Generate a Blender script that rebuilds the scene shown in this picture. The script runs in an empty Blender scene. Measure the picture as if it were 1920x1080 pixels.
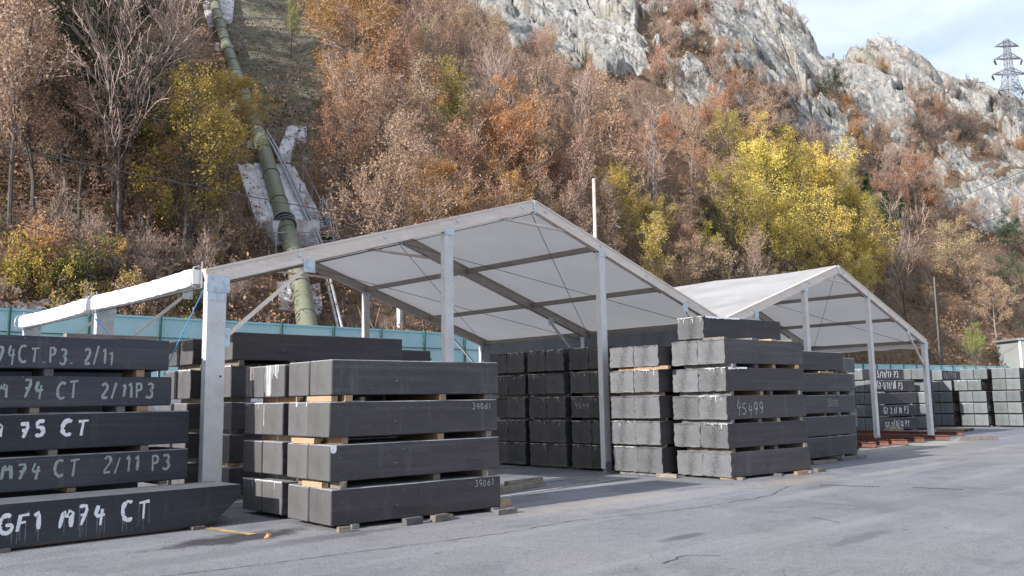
import bpy, math, random
import numpy as np
from mathutils import Vector, Matrix
R = math.radians
C = bpy.context.scene.collection
SC = bpy.context.scene

# ------------------------------------------------------------------ camera
CAM = np.array([-5.8579, -12.760, 1.65]); FPX = 1614.55
FW = np.array([0.69543799, 0.70673528, 0.12996635]); RT = np.array([0.71424003, -0.69969402, -0.01701364])
UP = np.cross(RT, FW)
cd = bpy.data.cameras.new('camera'); cam = bpy.data.objects.new('camera', cd); C.objects.link(cam)
cd.sensor_width = 36; cd.lens = FPX / 1920 * 36; cd.clip_end = 3000; cd.clip_start = .05
cam.matrix_world = Matrix(((RT[0], UP[0], -FW[0], CAM[0]), (RT[1], UP[1], -FW[1], CAM[1]), (RT[2], UP[2], -FW[2], CAM[2]), (0, 0, 0, 1)))
SC.camera = cam

# ------------------------------------------------------------------ light
SUN_EL = 23.0
sun_dir = Vector((-math.cos(R(SUN_EL)), .035, math.sin(R(SUN_EL)))).normalized()   # towards the sun
ld = bpy.data.lights.new('sun', 'SUN'); ld.energy = 4.2; ld.angle = R(.6); ld.color = (1, .95, .89)
sun = bpy.data.objects.new('sun', ld); C.objects.link(sun)
sun.rotation_euler = (-sun_dir).to_track_quat('-Z', 'Y').to_euler(); sun.location = (-30, 0, 40)
W = bpy.data.worlds.new('World'); SC.world = W; W.use_nodes = True
nt = W.node_tree; nt.nodes.clear()
def N(nt, t, **k):
    n = nt.nodes.new(t)
    for a, b in k.items():
        if a.startswith('i_'): n.inputs[a[2:].replace('_', ' ')].default_value = b
        else: setattr(n, a, b)
    return n
sky = N(nt, 'ShaderNodeTexSky', sky_type='NISHITA', sun_disc=False, sun_elevation=R(SUN_EL), sun_rotation=R(-88), altitude=500, air_density=1.0, dust_density=1.2, ozone_density=1.2)
tc = N(nt, 'ShaderNodeTexCoord'); mp = N(nt, 'ShaderNodeMapping'); mp.inputs['Scale'].default_value = (1, 1, 2.6)
cn = N(nt, 'ShaderNodeTexNoise', i_Scale=3.0, i_Detail=8.0, i_Roughness=.52, i_Distortion=.4)
cr = N(nt, 'ShaderNodeValToRGB'); cr.color_ramp.elements[0].position = .38; cr.color_ramp.elements[1].position = .60
cr.color_ramp.elements[0].color = (.22, .22, .22, 1); cr.color_ramp.elements[1].color = (.96, .96, .96, 1)
mx = N(nt, 'ShaderNodeMix', data_type='RGBA'); mx.inputs[7].default_value = (5.6, 6.1, 6.9, 1)
bg = N(nt, 'ShaderNodeBackground'); bg.inputs[1].default_value = .105; wo = N(nt, 'ShaderNodeOutputWorld')
nt.links.new(tc.outputs['Generated'], mp.inputs[0]); nt.links.new(mp.outputs[0], cn.inputs[0]); nt.links.new(cn.outputs[0], cr.inputs[0])
nt.links.new(cr.outputs[0], mx.inputs[0]); nt.links.new(sky.outputs[0], mx.inputs[6]); nt.links.new(mx.outputs[2], bg.inputs[0]); nt.links.new(bg.outputs[0], wo.inputs[0])
SC.view_settings.view_transform = 'Standard'; SC.view_settings.look = 'None'; SC.view_settings.exposure = .86; SC.view_settings.gamma = 1
SC.view_settings.use_curve_mapping = False
try: SC.render.engine = 'CYCLES'; SC.cycles.max_bounces = 3; SC.cycles.diffuse_bounces = 2; SC.cycles.glossy_bounces = 1; SC.cycles.transmission_bounces = 1; SC.cycles.transparent_max_bounces = 8
except Exception: pass

# ------------------------------------------------------------------ numpy noise
def hsh(ix, iy, iz, s=0):
    with np.errstate(over='ignore'):
        h = (ix.astype(np.int64) * 374761393 + iy.astype(np.int64) * 668265263 + iz.astype(np.int64) * 2147483647 + s * 974634777) & 0xffffffff
        h = ((h ^ (h >> 13)) * 1274126177) & 0xffffffff; h = ((h ^ (h >> 16)) * 2246822519) & 0xffffffff
    return ((h ^ (h >> 15)) & 0xffffff) / float(0xffffff)
def vnoise(P, s=0):
    I = np.floor(P).astype(np.int64); F = P - I; F = F * F * (3 - 2 * F); o = 0
    for a in (0, 1):
        for b in (0, 1):
            for c in (0, 1):
                w = (F[:, 0] if a else 1 - F[:, 0]) * (F[:, 1] if b else 1 - F[:, 1]) * (F[:, 2] if c else 1 - F[:, 2])
                o = o + w * hsh(I[:, 0] + a, I[:, 1] + b, I[:, 2] + c, s)
    return o
def fbm(P, oc=4, s=0):
    o = 0; a = .5
    for k in range(oc): o = o + a * vnoise(P * 2 ** k, s + k); a *= .5
    return o
def worley(P, s=0):
    I = np.floor(P).astype(np.int64); d1 = np.full(len(P), 9.); d2 = np.full(len(P), 9.); idv = np.zeros(len(P)); off = np.zeros(P.shape)
    for a in (-1, 0, 1):
        for b in (-1, 0, 1):
            for c in (-1, 0, 1):
                J = I + (a, b, c)
                q = np.stack([hsh(J[:, 0], J[:, 1], J[:, 2], s + k) for k in (1, 2, 3)], 1) + J
                d = np.sqrt(((q - P) ** 2).sum(1)); v = hsh(J[:, 0], J[:, 1], J[:, 2], s + 9)
                m = d < d1; d2 = np.where(m, d1, np.minimum(d2, d)); idv = np.where(m, v, idv); off = np.where(m[:, None], P - q, off); d1 = np.where(m, d, d1)
    return d1, d2, idv, off

# ------------------------------------------------------------------ materials
def mat(name, col, rough=.7, metal=0., noise=None, bump=0., bscale=40., spec=.5, scale=(1, 1, 1), coords='Object'):
    """noise = list of (scale, colour2, lo, hi, detail)"""
    m = bpy.data.materials.new(name); m.use_nodes = True; t = m.node_tree; b = t.nodes['Principled BSDF']
    b.inputs['Roughness'].default_value = rough; b.inputs['Metallic'].default_value = metal; b.inputs['Specular IOR Level'].default_value = spec
    tc = N(t, 'ShaderNodeTexCoord'); mp = N(t, 'ShaderNodeMapping'); mp.inputs['Scale'].default_value = scale; t.links.new(tc.outputs[coords], mp.inputs[0])
    rgb = N(t, 'ShaderNodeRGB'); rgb.outputs[0].default_value = (*col, 1); cur = rgb.outputs[0]
    for (s, c2, lo, hi, de) in noise or []:
        n = N(t, 'ShaderNodeTexNoise', i_Scale=s, i_Detail=de, i_Roughness=.6); t.links.new(mp.outputs[0], n.inputs[0])
        r = N(t, 'ShaderNodeMapRange'); r.inputs[1].default_value = lo; r.inputs[2].default_value = hi; t.links.new(n.outputs[0], r.inputs[0])
        x = N(t, 'ShaderNodeMix', data_type='RGBA'); x.inputs[7].default_value = (*c2, 1); t.links.new(r.outputs[0], x.inputs[0]); t.links.new(cur, x.inputs[6]); cur = x.outputs[2]
    t.links.new(cur, b.inputs['Base Color'])
    if bump:
        n = N(t, 'ShaderNodeTexNoise', i_Scale=bscale, i_Detail=6.0, i_Roughness=.65); t.links.new(mp.outputs[0], n.inputs[0])
        bp = N(t, 'ShaderNodeBump', i_Strength=bump, i_Distance=.02); t.links.new(n.outputs[0], bp.inputs['Height']); t.links.new(bp.outputs[0], b.inputs['Normal'])
    m['cur'] = 1; return m
def node_env(m):
    t = m.node_tree; return t, t.nodes['Principled BSDF']
def rnd_tint(m, amt=.25):
    """per-object brightness difference"""
    t, b = node_env(m); l = b.inputs['Base Color'].links[0].from_socket
    oi = N(t, 'ShaderNodeObjectInfo'); r = N(t, 'ShaderNodeMapRange'); r.inputs[3].default_value = 1 - amt; r.inputs[4].default_value = 1 + amt
    t.links.new(oi.outputs['Random'], r.inputs[0]); h = N(t, 'ShaderNodeHueSaturation'); t.links.new(r.outputs[0], h.inputs['Value']); t.links.new(l, h.inputs['Color']); t.links.new(h.outputs[0], b.inputs['Base Color'])
    return m
M = {}
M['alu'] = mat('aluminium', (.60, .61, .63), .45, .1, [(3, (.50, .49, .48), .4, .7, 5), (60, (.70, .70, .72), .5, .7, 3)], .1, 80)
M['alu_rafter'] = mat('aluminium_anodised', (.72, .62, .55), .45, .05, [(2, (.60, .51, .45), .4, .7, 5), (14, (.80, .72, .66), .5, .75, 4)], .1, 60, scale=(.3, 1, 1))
M['alu_mid'] = mat('aluminium_brownish_shade', (.42, .37, .33), .45, .1, [(3, (.33, .29, .26), .4, .7, 5)], .1, 60)  # inner rafters: shade on their undersides darkens the colour itself
M['alu_shade'] = mat('aluminium_underside_shade', (.27, .245, .22), .5, .1, [(3, (.20, .18, .16), .4, .7, 5)], .1, 60)  # darker copy of the aluminium: underside shade of the purlins put in the colour
M['pylon'] = mat('dull_pylon_steel', (.17, .18, .20), .6, .2)
M['steel'] = mat('galvanised_steel', (.42, .44, .47), .5, .5, [(9, (.3, .31, .33), .4, .7, 4)], .1, 60)
M['plate'] = mat('zinc_plate', (.55, .62, .68), .45, .4, [(12, (.4, .45, .5), .45, .65, 4)], .05, 60)
M['dark'] = mat('dark_rubber', (.02, .02, .022), .6)
M['cable'] = mat('steel_cable', (.08, .08, .085), .5, .3)
M['rope'] = mat('blue_rope', (.05, .22, .5), .8)
M['white_pvc'] = mat('white_pvc', (.82, .82, .84), .5, 0, [(2, (.7, .69, .67), .5, .75, 6)], .25, 6)
M['wall_pvc'] = mat('grey_pvc', (.16, .18, .21), .6, 0, [(1.5, (.12, .14, .17), .4, .7, 4)], .3, 3)
M['wood'] = rnd_tint(mat('weathered_wood', (.22, .19, .16), .85, 0, [(6, (.12, .10, .085), .4, .65, 8)], .5, 30, scale=(1, 6, 6)), .3)
M['wood_tan'] = rnd_tint(mat('fresh_wood', (.36, .25, .16), .8, 0, [(7, (.26, .16, .09), .45, .65, 8)], .4, 30, scale=(1, 6, 6)), .25)
M['conc_bearer'] = rnd_tint(mat('grey_bearer', (.15, .15, .155), .9, 0, [(12, (.09, .09, .09), .4, .6, 8)], .5, 50), .25)
M['rust'] = rnd_tint(mat('rusty_primer', (.17, .055, .04), .75, 0, [(5, (.08, .045, .035), .45, .65, 6), (30, (.26, .10, .06), .55, .7, 4)], .3, 40), .25)
M['paint_w'] = mat('white_paint', (.78, .80, .84), .6, 0, [(30, (.45, .47, .5), .5, .72, 6)])
M['paint_g'] = mat('chalk_paint', (.33, .37, .37), .8, 0, [(40, (.12, .13, .135), .5, .75, 6)])
M['paint_thin'] = mat('thin_chalk', (.42, .42, .43), .8, 0, [(40, (.2, .2, .2), .5, .8, 4)])
M['paint_drip'] = mat('thin_paint_drip', (.24, .26, .31), .8, 0, [(30, (.09, .1, .11), .4, .65, 5)])
M['pink_drip'] = mat('pale_resin_drip', (.52, .45, .47), .6, 0, [(30, (.3, .2, .2), .5, .7, 5)])
M['fringe'] = mat('pale_edge_dust', (.55, .55, .57), .8, 0, [(25, (.3, .3, .32), .4, .7, 5)])
M['pole_far'] = mat('grey_far_pole', (.13, .12, .11), .85)
M['pole'] = mat('pole_concrete', (.42, .38, .34), .8, 0, [(4, (.55, .5, .46), .45, .6, 6), (9, (.2, .12, .08), .62, .7, 5)], .3, 30)
M['concrete'] = mat('old_concrete', (.62, .62, .64), .9, 0, [(1.2, (.34, .24, .23), .42, .62, 9), (6, (.55, .55, .57), .5, .7, 8), (14, (.12, .12, .11), .6, .72, 8)], .8, 5)
M['conc_clean'] = mat('pale_concrete', (.70, .71, .75), .9, 0, [(1.5, (.38, .38, .40), .4, .65, 8)], .4, 8)
M['pipe'] = mat('olive_pipe_paint', (.16, .17, .115), .5, 0, [(.6, (.21, .215, .16), .4, .65, 7), (3, (.12, .12, .085), .55, .7, 8)], .15, 8)
M['pipe_seam'] = mat('pipe_seam', (.05, .065, .03), .6)
M['fence_post'] = mat('dark_green_post', (.015, .09, .08), .5)
M['orange'] = mat('orange_spray', (.75, .12, .03), .7)
M['bldg'] = mat('grey_cladding', (.30, .32, .32), .8, 0, [(.5, (.25, .27, .27), .4, .7, 6)], .1, 6)
M['sign'] = mat('pale_sign', (.55, .62, .55), .6); M['sign_dark'] = mat('sign_print', (.05, .10, .07), .6)

# fence sheet: pale turquoise
M['fence'] = mat('turquoise_sheet', (.44, .76, .84), .45, 0, [(1.3, (.52, .80, .87), .4, .65, 5), (.5, (.40, .66, .73), .55, .7, 6)], 0)
t_, b_ = node_env(M['fence']); tr_ = N(t_, 'ShaderNodeBsdfTranslucent'); tr_.inputs[0].default_value = (.62, .88, .95, 1); mx_ = N(t_, 'ShaderNodeMixShader'); mx_.inputs[0].default_value = .4; t_.links.new(b_.outputs[0], mx_.inputs[1]); t_.links.new(tr_.outputs[0], mx_.inputs[2]); t_.links.new(mx_.outputs[0], t_.nodes['Material Output'].inputs[0])
M['fence_rail'] = mat('turquoise_rail', (.28, .58, .62), .5)

# carbon: long faces with chips
def carbon(name, base, hi, chips=True, bump=.3):
    m = mat(name, base, .62, 0, [(1.6, hi, .35, .7, 8), (26, tuple(v * 1.45 for v in hi), .56, .78, 4)], bump, 55, spec=.35, scale=(.35, 1, 1.6))
    t, b = node_env(m); b.inputs['Roughness'].default_value = .55
    l = b.inputs['Base Color'].links[0].from_socket; tc = [n for n in t.nodes if n.type == 'TEX_COORD'][0]; oi = N(t, 'ShaderNodeObjectInfo'); ofs = N(t, 'ShaderNodeVectorMath', operation='ADD'); sc_ = N(t, 'ShaderNodeVectorMath', operation='SCALE'); sc_.inputs[0].default_value = (37, 19, 11); t.links.new(oi.outputs['Random'], sc_.inputs['Scale']); t.links.new(tc.outputs['Object'], ofs.inputs[0]); t.links.new(sc_.outputs[0], ofs.inputs[1])
    for sca, lo_, hi_, col_, am in (((.5, 1, 14), .52, .72, (.10, .095, .10), .45), ((5, 1, .7), .60, .72, (.11, .11, .12), .4), ((1.2, 1, 1.6), .55, .75, (.03, .03, .034), .6), ((40, 1, 40), .66, .74, (.22, .21, .22), .7)):
        mq = N(t, 'ShaderNodeMapping'); mq.inputs['Scale'].default_value = sca; t.links.new(ofs.outputs[0], mq.inputs[0]); nq = N(t, 'ShaderNodeTexNoise', i_Scale=1.0, i_Detail=6.0, i_Roughness=.6); t.links.new(mq.outputs[0], nq.inputs[0])
        rq = N(t, 'ShaderNodeMapRange'); rq.inputs[1].default_value = lo_; rq.inputs[2].default_value = hi_; rq.inputs[4].default_value = am; t.links.new(nq.outputs[0], rq.inputs[0]); xq = N(t, 'ShaderNodeMix', data_type='RGBA'); xq.inputs[7].default_value = (*col_, 1); t.links.new(rq.outputs[0], xq.inputs[0]); t.links.new(l, xq.inputs[6]); l = xq.outputs[2]
    t.links.new(l, b.inputs['Base Color'])
    if chips:
        mp2 = N(t, 'ShaderNodeMapping'); mp2.inputs['Scale'].default_value = (6, 6, 9); mp2.inputs['Rotation'].default_value = (0, .5, 0)
        t.links.new(tc.outputs['Object'], mp2.inputs[0])
        v = N(t, 'ShaderNodeTexVoronoi', i_Scale=1.0); t.links.new(mp2.outputs[0], v.inputs[0])
        r = N(t, 'ShaderNodeMapRange'); r.inputs[1].default_value = .09; r.inputs[2].default_value = .055; t.links.new(v.outputs['Distance'], r.inputs[0])
        n2 = N(t, 'ShaderNodeTexNoise', i_Scale=2.0); t.links.new(tc.outputs['Object'], n2.inputs[0])
        r2 = N(t, 'ShaderNodeMapRange'); r2.inputs[1].default_value = .5; r2.inputs[2].default_value = .62; t.links.new(n2.outputs[0], r2.inputs[0])
        mu = N(t, 'ShaderNodeMath', operation='MULTIPLY'); t.links.new(r.outputs[0], mu.inputs[0]); t.links.new(r2.outputs[0], mu.inputs[1])
        x = N(t, 'ShaderNodeMix', data_type='RGBA'); x.inputs[7].default_value = (.2, .19, .2, 1); t.links.new(mu.outputs[0], x.inputs[0]); t.links.new(l, x.inputs[6]); t.links.new(x.outputs[2], b.inputs['Base Color'])
    return rnd_tint(m, .3)
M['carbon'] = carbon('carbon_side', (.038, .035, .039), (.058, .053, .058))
M['carbon_shade_tint'] = carbon('carbon_side_shade_tint', (.030, .033, .044), (.046, .050, .066))  # bluish shade, as under the marquee, painted into the carbon colour
M['carbon_top'] = mat('carbon_dusty_top', (.30, .30, .32), .9, 0, [(5, (.16, .16, .17), .4, .65, 6)], .3, 50)
def carbon_end(name, base, pit, bump, lo=.50, hi=.60):
    m = mat(name, base, .75, 0, [(3, tuple(v * .8 for v in base), .4, .65, 8)], bump, 45, spec=.3)
    t, b = node_env(m); l = b.inputs['Base Color'].links[0].from_socket
    # dark pitted band down the middle of each sawn end
    at = N(t, 'ShaderNodeAttribute', attribute_name='band'); tc = [n for n in t.nodes if n.type == 'TEX_COORD'][0]
    n = N(t, 'ShaderNodeTexNoise', i_Scale=34.0, i_Detail=5.0, i_Roughness=.75); t.links.new(tc.outputs['Object'], n.inputs[0])
    a = N(t, 'ShaderNodeMath', operation='MULTIPLY_ADD'); a.inputs[1].default_value = .16; t.links.new(at.outputs['Fac'], a.inputs[0]); t.links.new(n.outputs[0], a.inputs[2])
    r = N(t, 'ShaderNodeMapRange'); r.inputs[1].default_value = lo + .08; r.inputs[2].default_value = hi + .1; t.links.new(a.outputs[0], r.inputs[0])
    x = N(t, 'ShaderNodeMix', data_type='RGBA'); x.inputs[7].default_value = (*pit, 1); t.links.new(r.outputs[0], x.inputs[0]); t.links.new(l, x.inputs[6])
    # saw arcs
    mp3 = N(t, 'ShaderNodeMapping'); mp3.inputs['Location'].default_value = (0, .1, -.9); t.links.new(tc.outputs['Object'], mp3.inputs[0])
    wv = N(t, 'ShaderNodeTexWave', wave_type='RINGS', rings_direction='X', i_Scale=9.0, i_Distortion=1.5, i_Detail=2.0); t.links.new(mp3.outputs[0], wv.inputs[0])
    r3 = N(t, 'ShaderNodeMapRange'); r3.inputs[1].default_value = .8; r3.inputs[2].default_value = 1.; r3.inputs[3].default_value = 0; r3.inputs[4].default_value = .22; t.links.new(wv.outputs['Fac'], r3.inputs[0])
    x2 = N(t, 'ShaderNodeMix', data_type='RGBA'); x2.inputs[7].default_value = tuple(v * 1.5 for v in base) + (1,); t.links.new(r3.outputs[0], x2.inputs[0]); t.links.new(x.outputs[2], x2.inputs[6])
    t.links.new(x2.outputs[2], b.inputs['Base Color'])
    return rnd_tint(m, .2)
M['end_smooth'] = carbon_end('carbon_end_smooth', (.096, .094, .097), (.055, .054, .056), .25, .50, .62)
M['end_rough'] = carbon_end('carbon_end_rough', (.138, .140, .150), (.042, .045, .048), .8, .47, .57)
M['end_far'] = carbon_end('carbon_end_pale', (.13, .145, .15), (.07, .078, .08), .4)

# ground
def ground_mat():
    m = mat('asphalt', (.185, .188, .222), .88, 0, [(.22, (.24, .245, .285), .38, .62, 6), (1.1, (.145, .147, .170), .48, .7, 8), (.07, (.25, .245, .25), .5, .66, 5)], .55, 26, spec=.3, coords='Object')
    t, b = node_env(m); l = b.inputs['Base Color'].links[0].from_socket; tc = [n for n in t.nodes if n.type == 'TEX_COORD'][0]
    def mix(fac, col, l):
        x = N(t, 'ShaderNodeMix', data_type='RGBA'); x.inputs[7].default_value = (*col, 1); t.links.new(fac, x.inputs[0]); t.links.new(l, x.inputs[6]); return x.outputs[2]
    def rng(s, lo, hi, a=0, c=1):
        r = N(t, 'ShaderNodeMapRange'); r.inputs[1].default_value = lo; r.inputs[2].default_value = hi; r.inputs[3].default_value = a; r.inputs[4].default_value = c; t.links.new(s, r.inputs[0]); return r.outputs[0]
    # aggregate speckle
    v = N(t, 'ShaderNodeTexVoronoi', i_Scale=42.0); t.links.new(tc.outputs['Object'], v.inputs[0])
    l = mix(rng(v.outputs['Distance'], .18, .05, 0, .55), (.42, .42, .44), l)
    v = N(t, 'ShaderNodeTexNoise', i_Scale=70.0, i_Detail=3.0); t.links.new(tc.outputs['Object'], v.inputs[0])
    l = mix(rng(v.outputs[0], .54, .68, 0, .8), (.05, .05, .055), l)
    v = N(t, 'ShaderNodeTexNoise', i_Scale=9.0, i_Detail=8.0, i_Roughness=.75); t.links.new(tc.outputs['Object'], v.inputs[0])
    l = mix(rng(v.outputs[0], .54, .66, 0, .45), (.10, .10, .11), l); l = mix(rng(v.outputs[0], .44, .34, 0, .4), (.33, .33, .35), l)
    v = N(t, 'ShaderNodeTexNoise', i_Scale=.55, i_Detail=9.0, i_Roughness=.7, i_Distortion=.6); t.links.new(tc.outputs['Object'], v.inputs[0])
    l = mix(rng(v.outputs[0], .53, .62, 0, .40), (.11, .112, .125), l); l = mix(rng(v.outputs[0], .45, .36, 0, .35), (.30, .295, .29), l)
    # streaks along the driving direction
    mp = N(t, 'ShaderNodeMapping'); mp.inputs['Scale'].default_value = (.12, 1.6, 1); mp.inputs['Rotation'].default_value = (0, 0, R(4)); t.links.new(tc.outputs['Object'], mp.inputs[0])
    v = N(t, 'ShaderNodeTexNoise', i_Scale=1.0, i_Detail=6.0); t.links.new(mp.outputs[0], v.inputs[0])
    l = mix(rng(v.outputs[0], .52, .70, 0, .45), (.33, .33, .345), l)
    # tan dust near stacks, dark oil stain
    nz = N(t, 'ShaderNodeTexNoise', i_Scale=3.0, i_Detail=6.0, i_Roughness=.7); t.links.new(tc.outputs['Object'], nz.inputs[0])
    for (cx, cy, rx, ry, col, st) in ((-.55, -2.35, 1.15, .42, (.045, .045, .05), .95), (.3, -3.2, 1.1, .25, (.09, .09, .10), .6), (5.2, -3.5, 2.6, .45, (.36, .32, .28), .55), (10.2, -4.3, 1.6, .5, (.34, .29, .21), .5), (23.5, -1.6, 5, .8, (.42, .40, .35), .6), (9.4, -5.2, .9, .2, (.10, .10, .105), .5), (-1.2, -3.3, 1.6, .3, (.15, .15, .165), .5), (16, -7, 1.5, .3, (.13, .13, .14), .4), (6.5, -4.0, 3.6, .55, (.34, .33, .33), .5), (3, -6.6, .5, .12, (.08, .08, .085), .7), (14, -4.9, 3.5, .25, (.36, .35, .33), .45), (8.5, -7.5, 2.2, .5, (.15, .15, .17), .4), (-2, -5.6, 1.8, .4, (.14, .14, .16), .45), (4.2, -8.2, .9, .15, (.09, .09, .1), .5)):
        mp = N(t, 'ShaderNodeMapping'); mp.inputs['Location'].default_value = (-cx / rx, -cy / ry, 0); mp.inputs['Scale'].default_value = (1 / rx, 1 / ry, 0); t.links.new(tc.outputs['Object'], mp.inputs[0])
        ln = N(t, 'ShaderNodeVectorMath', operation='LENGTH'); t.links.new(mp.outputs[0], ln.inputs[0])
        ad = N(t, 'ShaderNodeMath', operation='MULTIPLY_ADD'); ad.inputs[1].default_value = 1.8; t.links.new(nz.outputs[0], ad.inputs[0]); t.links.new(ln.outputs['Value'], ad.inputs[2])
        l = mix(rng(ad.outputs[0], 1.95, 1.45, 0, st), col, l)
    t.links.new(l, b.inputs['Base Color'])
    return m
M['asphalt'] = ground_mat()
M['line_w'] = mat('worn_white_line', (.36, .36, .37), .85, 0, [(5, (.22, .22, .24), .45, .6, 8)], .3, 40)
M['line_y'] = mat('worn_yellow_line', (.50, .36, .10), .85, 0, [(7, (.22, .21, .2), .45, .6, 8)], .3, 40)
M['crack'] = mat('crack_filler', (.075, .075, .08), .9)

# ------------------------------------------------------------------ mesh helpers
class MB:
    def __init__(s): s.v = []; s.f = []; s.m = []
    def add(s, vs, fs, mi=0):
        o = len(s.v); s.v += [tuple(p) for p in vs]; s.f += [tuple(i + o for i in f) for f in fs]; s.m += [mi] * len(fs); return s
    def box(s, a, b, mi=0, ch=0.):
        return s.obox(((a[0] + b[0]) / 2, (a[1] + b[1]) / 2, (a[2] + b[2]) / 2), (abs(b[0] - a[0]) / 2, abs(b[1] - a[1]) / 2, abs(b[2] - a[2]) / 2), None, mi)
    def obox(s, c, h, mat3=None, mi=0):
        vs = []
        for z in (-1, 1):
            for x, y in ((-1, -1), (1, -1), (1, 1), (-1, 1)):
                p = Vector((x * h[0], y * h[1], z * h[2]))
                if mat3: p = mat3 @ p
                vs.append((p[0] + c[0], p[1] + c[1], p[2] + c[2]))
        return s.add(vs, [(3, 2, 1, 0), (4, 5, 6, 7), (0, 1, 5, 4), (1, 2, 6, 5), (2, 3, 7, 6), (3, 0, 4, 7)], mi)
    def bar(s, p, q, w, h, up=(0, 0, 1), mi=0):
        """rectangular bar from p to q; w across, h along 'up'"""
        p = Vector(p); q = Vector(q); d = (q - p).normalized(); u = Vector(up); x = d.cross(u)
        if x.length < 1e-4: x = d.cross(Vector((1, 0, 0)))
        x.normalize(); u = x.cross(d); m3 = Matrix((x, d, u)).transposed()
        return s.obox((p + q) / 2, (w / 2, (q - p).length / 2, h / 2), m3, mi)
    def tube(s, pts, r, n=8, mi=0, caps=True):
        pts = [Vector(p) for p in pts]; k = len(pts); rs = r if isinstance(r, (list, tuple)) else [r] * k
        vs = []; prev = None
        for i, p in enumerate(pts):
            d = (pts[min(i + 1, k - 1)] - pts[max(i - 1, 0)]).normalized()
            a = prev if prev is not None else (Vector((0, 0, 1)) if abs(d.z) < .9 else Vector((1, 0, 0)))
            x = (a - d * a.dot(d)).normalized(); y = d.cross(x); prev = x
            for j in range(n):
                t = 2 * math.pi * j / n; vs.append(p + (x * math.cos(t) + y * math.sin(t)) * rs[i])
        fs = [(i * n + j, i * n + (j + 1) % n, (i + 1) * n + (j + 1) % n, (i + 1) * n + j) for i in range(k - 1) for j in range(n)]
        if caps: fs += [tuple(range(n))[::-1], tuple((k - 1) * n + j for j in range(n))]
        return s.add(vs, fs, mi)
    def mesh(s, name, mats, off=(0, 0, 0), smooth=False):
        me = bpy.data.meshes.new(name); me.from_pydata([(p[0] - off[0], p[1] - off[1], p[2] - off[2]) for p in s.v], [], s.f)
        for m in (mats if isinstance(mats, (list, tuple)) else [mats]): me.materials.append(m)
        if any(s.m): me.polygons.foreach_set('material_index', s.m)
        if smooth: me.polygons.foreach_set('use_smooth', [True] * len(me.polygons))
        me.update(); return me
def thing(name, label, cat, loc=(0, 0, 0), group=None):
    o = bpy.data.objects.new(name, None); C.objects.link(o); o.location = loc; o['label'] = label; o['category'] = cat; o.empty_display_size = .2
    if group: o['group'] = group
    return o
def part(par, name, mb, mats, smooth=False, off=None, label=None):
    off = tuple(par['_wl']) if '_wl' in par else (tuple(par.location) if off is None else off)
    me = mb if isinstance(mb, bpy.types.Mesh) else mb.mesh(name, mats, off, smooth)
    o = bpy.data.objects.new(name, me); C.objects.link(o); o.parent = par
    if label: o['label'] = label
    return o
def solo(name, mb, mats, label, cat, loc=(0, 0, 0), group=None, smooth=False, kind=None, world=False):
    me = mb if isinstance(mb, bpy.types.Mesh) else mb.mesh(name, mats, loc if world else (0, 0, 0), smooth)
    o = bpy.data.objects.new(name, me); C.objects.link(o); o.location = loc
    if kind: o['kind'] = kind
    if label: o['label'] = label
    if cat: o['category'] = cat
    if group: o['group'] = group
    return o
def copyobj(o, par=None, loc=None, rz=0, sc=1.):
    c = o.copy(); C.objects.link(c)
    if par is not None: c.parent = par
    if loc is not None: c.location = loc; c.rotation_euler = (0, 0, rz); c.scale = (sc, sc, sc) if not isinstance(sc, tuple) else sc
    return c

# ------------------------------------------------------------------ terrain shape
FOOT = [(-200, 19.3), (22, 19.3), (50, 22.5), (84, 28.3), (124, 21), (160, 8), (200, -25), (230, -90), (240, -200)]
def azt(px, py):
    d = FW + RT * (px - 960) / FPX - UP * (py - 540) / FPX; h = math.hypot(d[0], d[1]); return math.degrees(math.atan2(d[0], d[1])), d[2] / h
def r_foot(az):
    a = math.radians(az); dx, dy = math.sin(a), math.cos(a); best = 1e9
    for (x0, y0), (x1, y1) in zip(FOOT, FOOT[1:]):
        ex, ey = x1 - x0, y1 - y0; den = dx * ey - dy * ex
        if abs(den) < 1e-9: continue
        t = ((x0 - CAM[0]) * ey - (y0 - CAM[1]) * ex) / den; u = ((x0 - CAM[0]) * dy - (y0 - CAM[1]) * dx) / den
        if t > 0 and -1e-6 <= u <= 1 + 1e-6: best = min(best, t)
    return best if best < 1e8 else 240
AZ = np.concatenate([np.linspace(-8, 46, 250, endpoint=False), np.linspace(46, 80, 480, endpoint=False), np.linspace(80, 106, 60)])
RF = np.array([r_foot(a) for a in AZ]) + .9
CT = np.interp(AZ, [0, 24.7, 46, 55, 58, 62.25, 64, 65.7, 66.6, 68.5, 70, 73.2, 76.4, 85, 105], [.6, .62, .6, .55, .505, .458, .43, .375, .372, .385, .362, .325, .285, .27, .25])
SL = np.interp(AZ, [0, 50, 60, 105], [.79, .80, .86, .86])
RC = np.clip((SL * RF - 1.55) / (SL - CT), RF + 60, 330)
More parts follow.
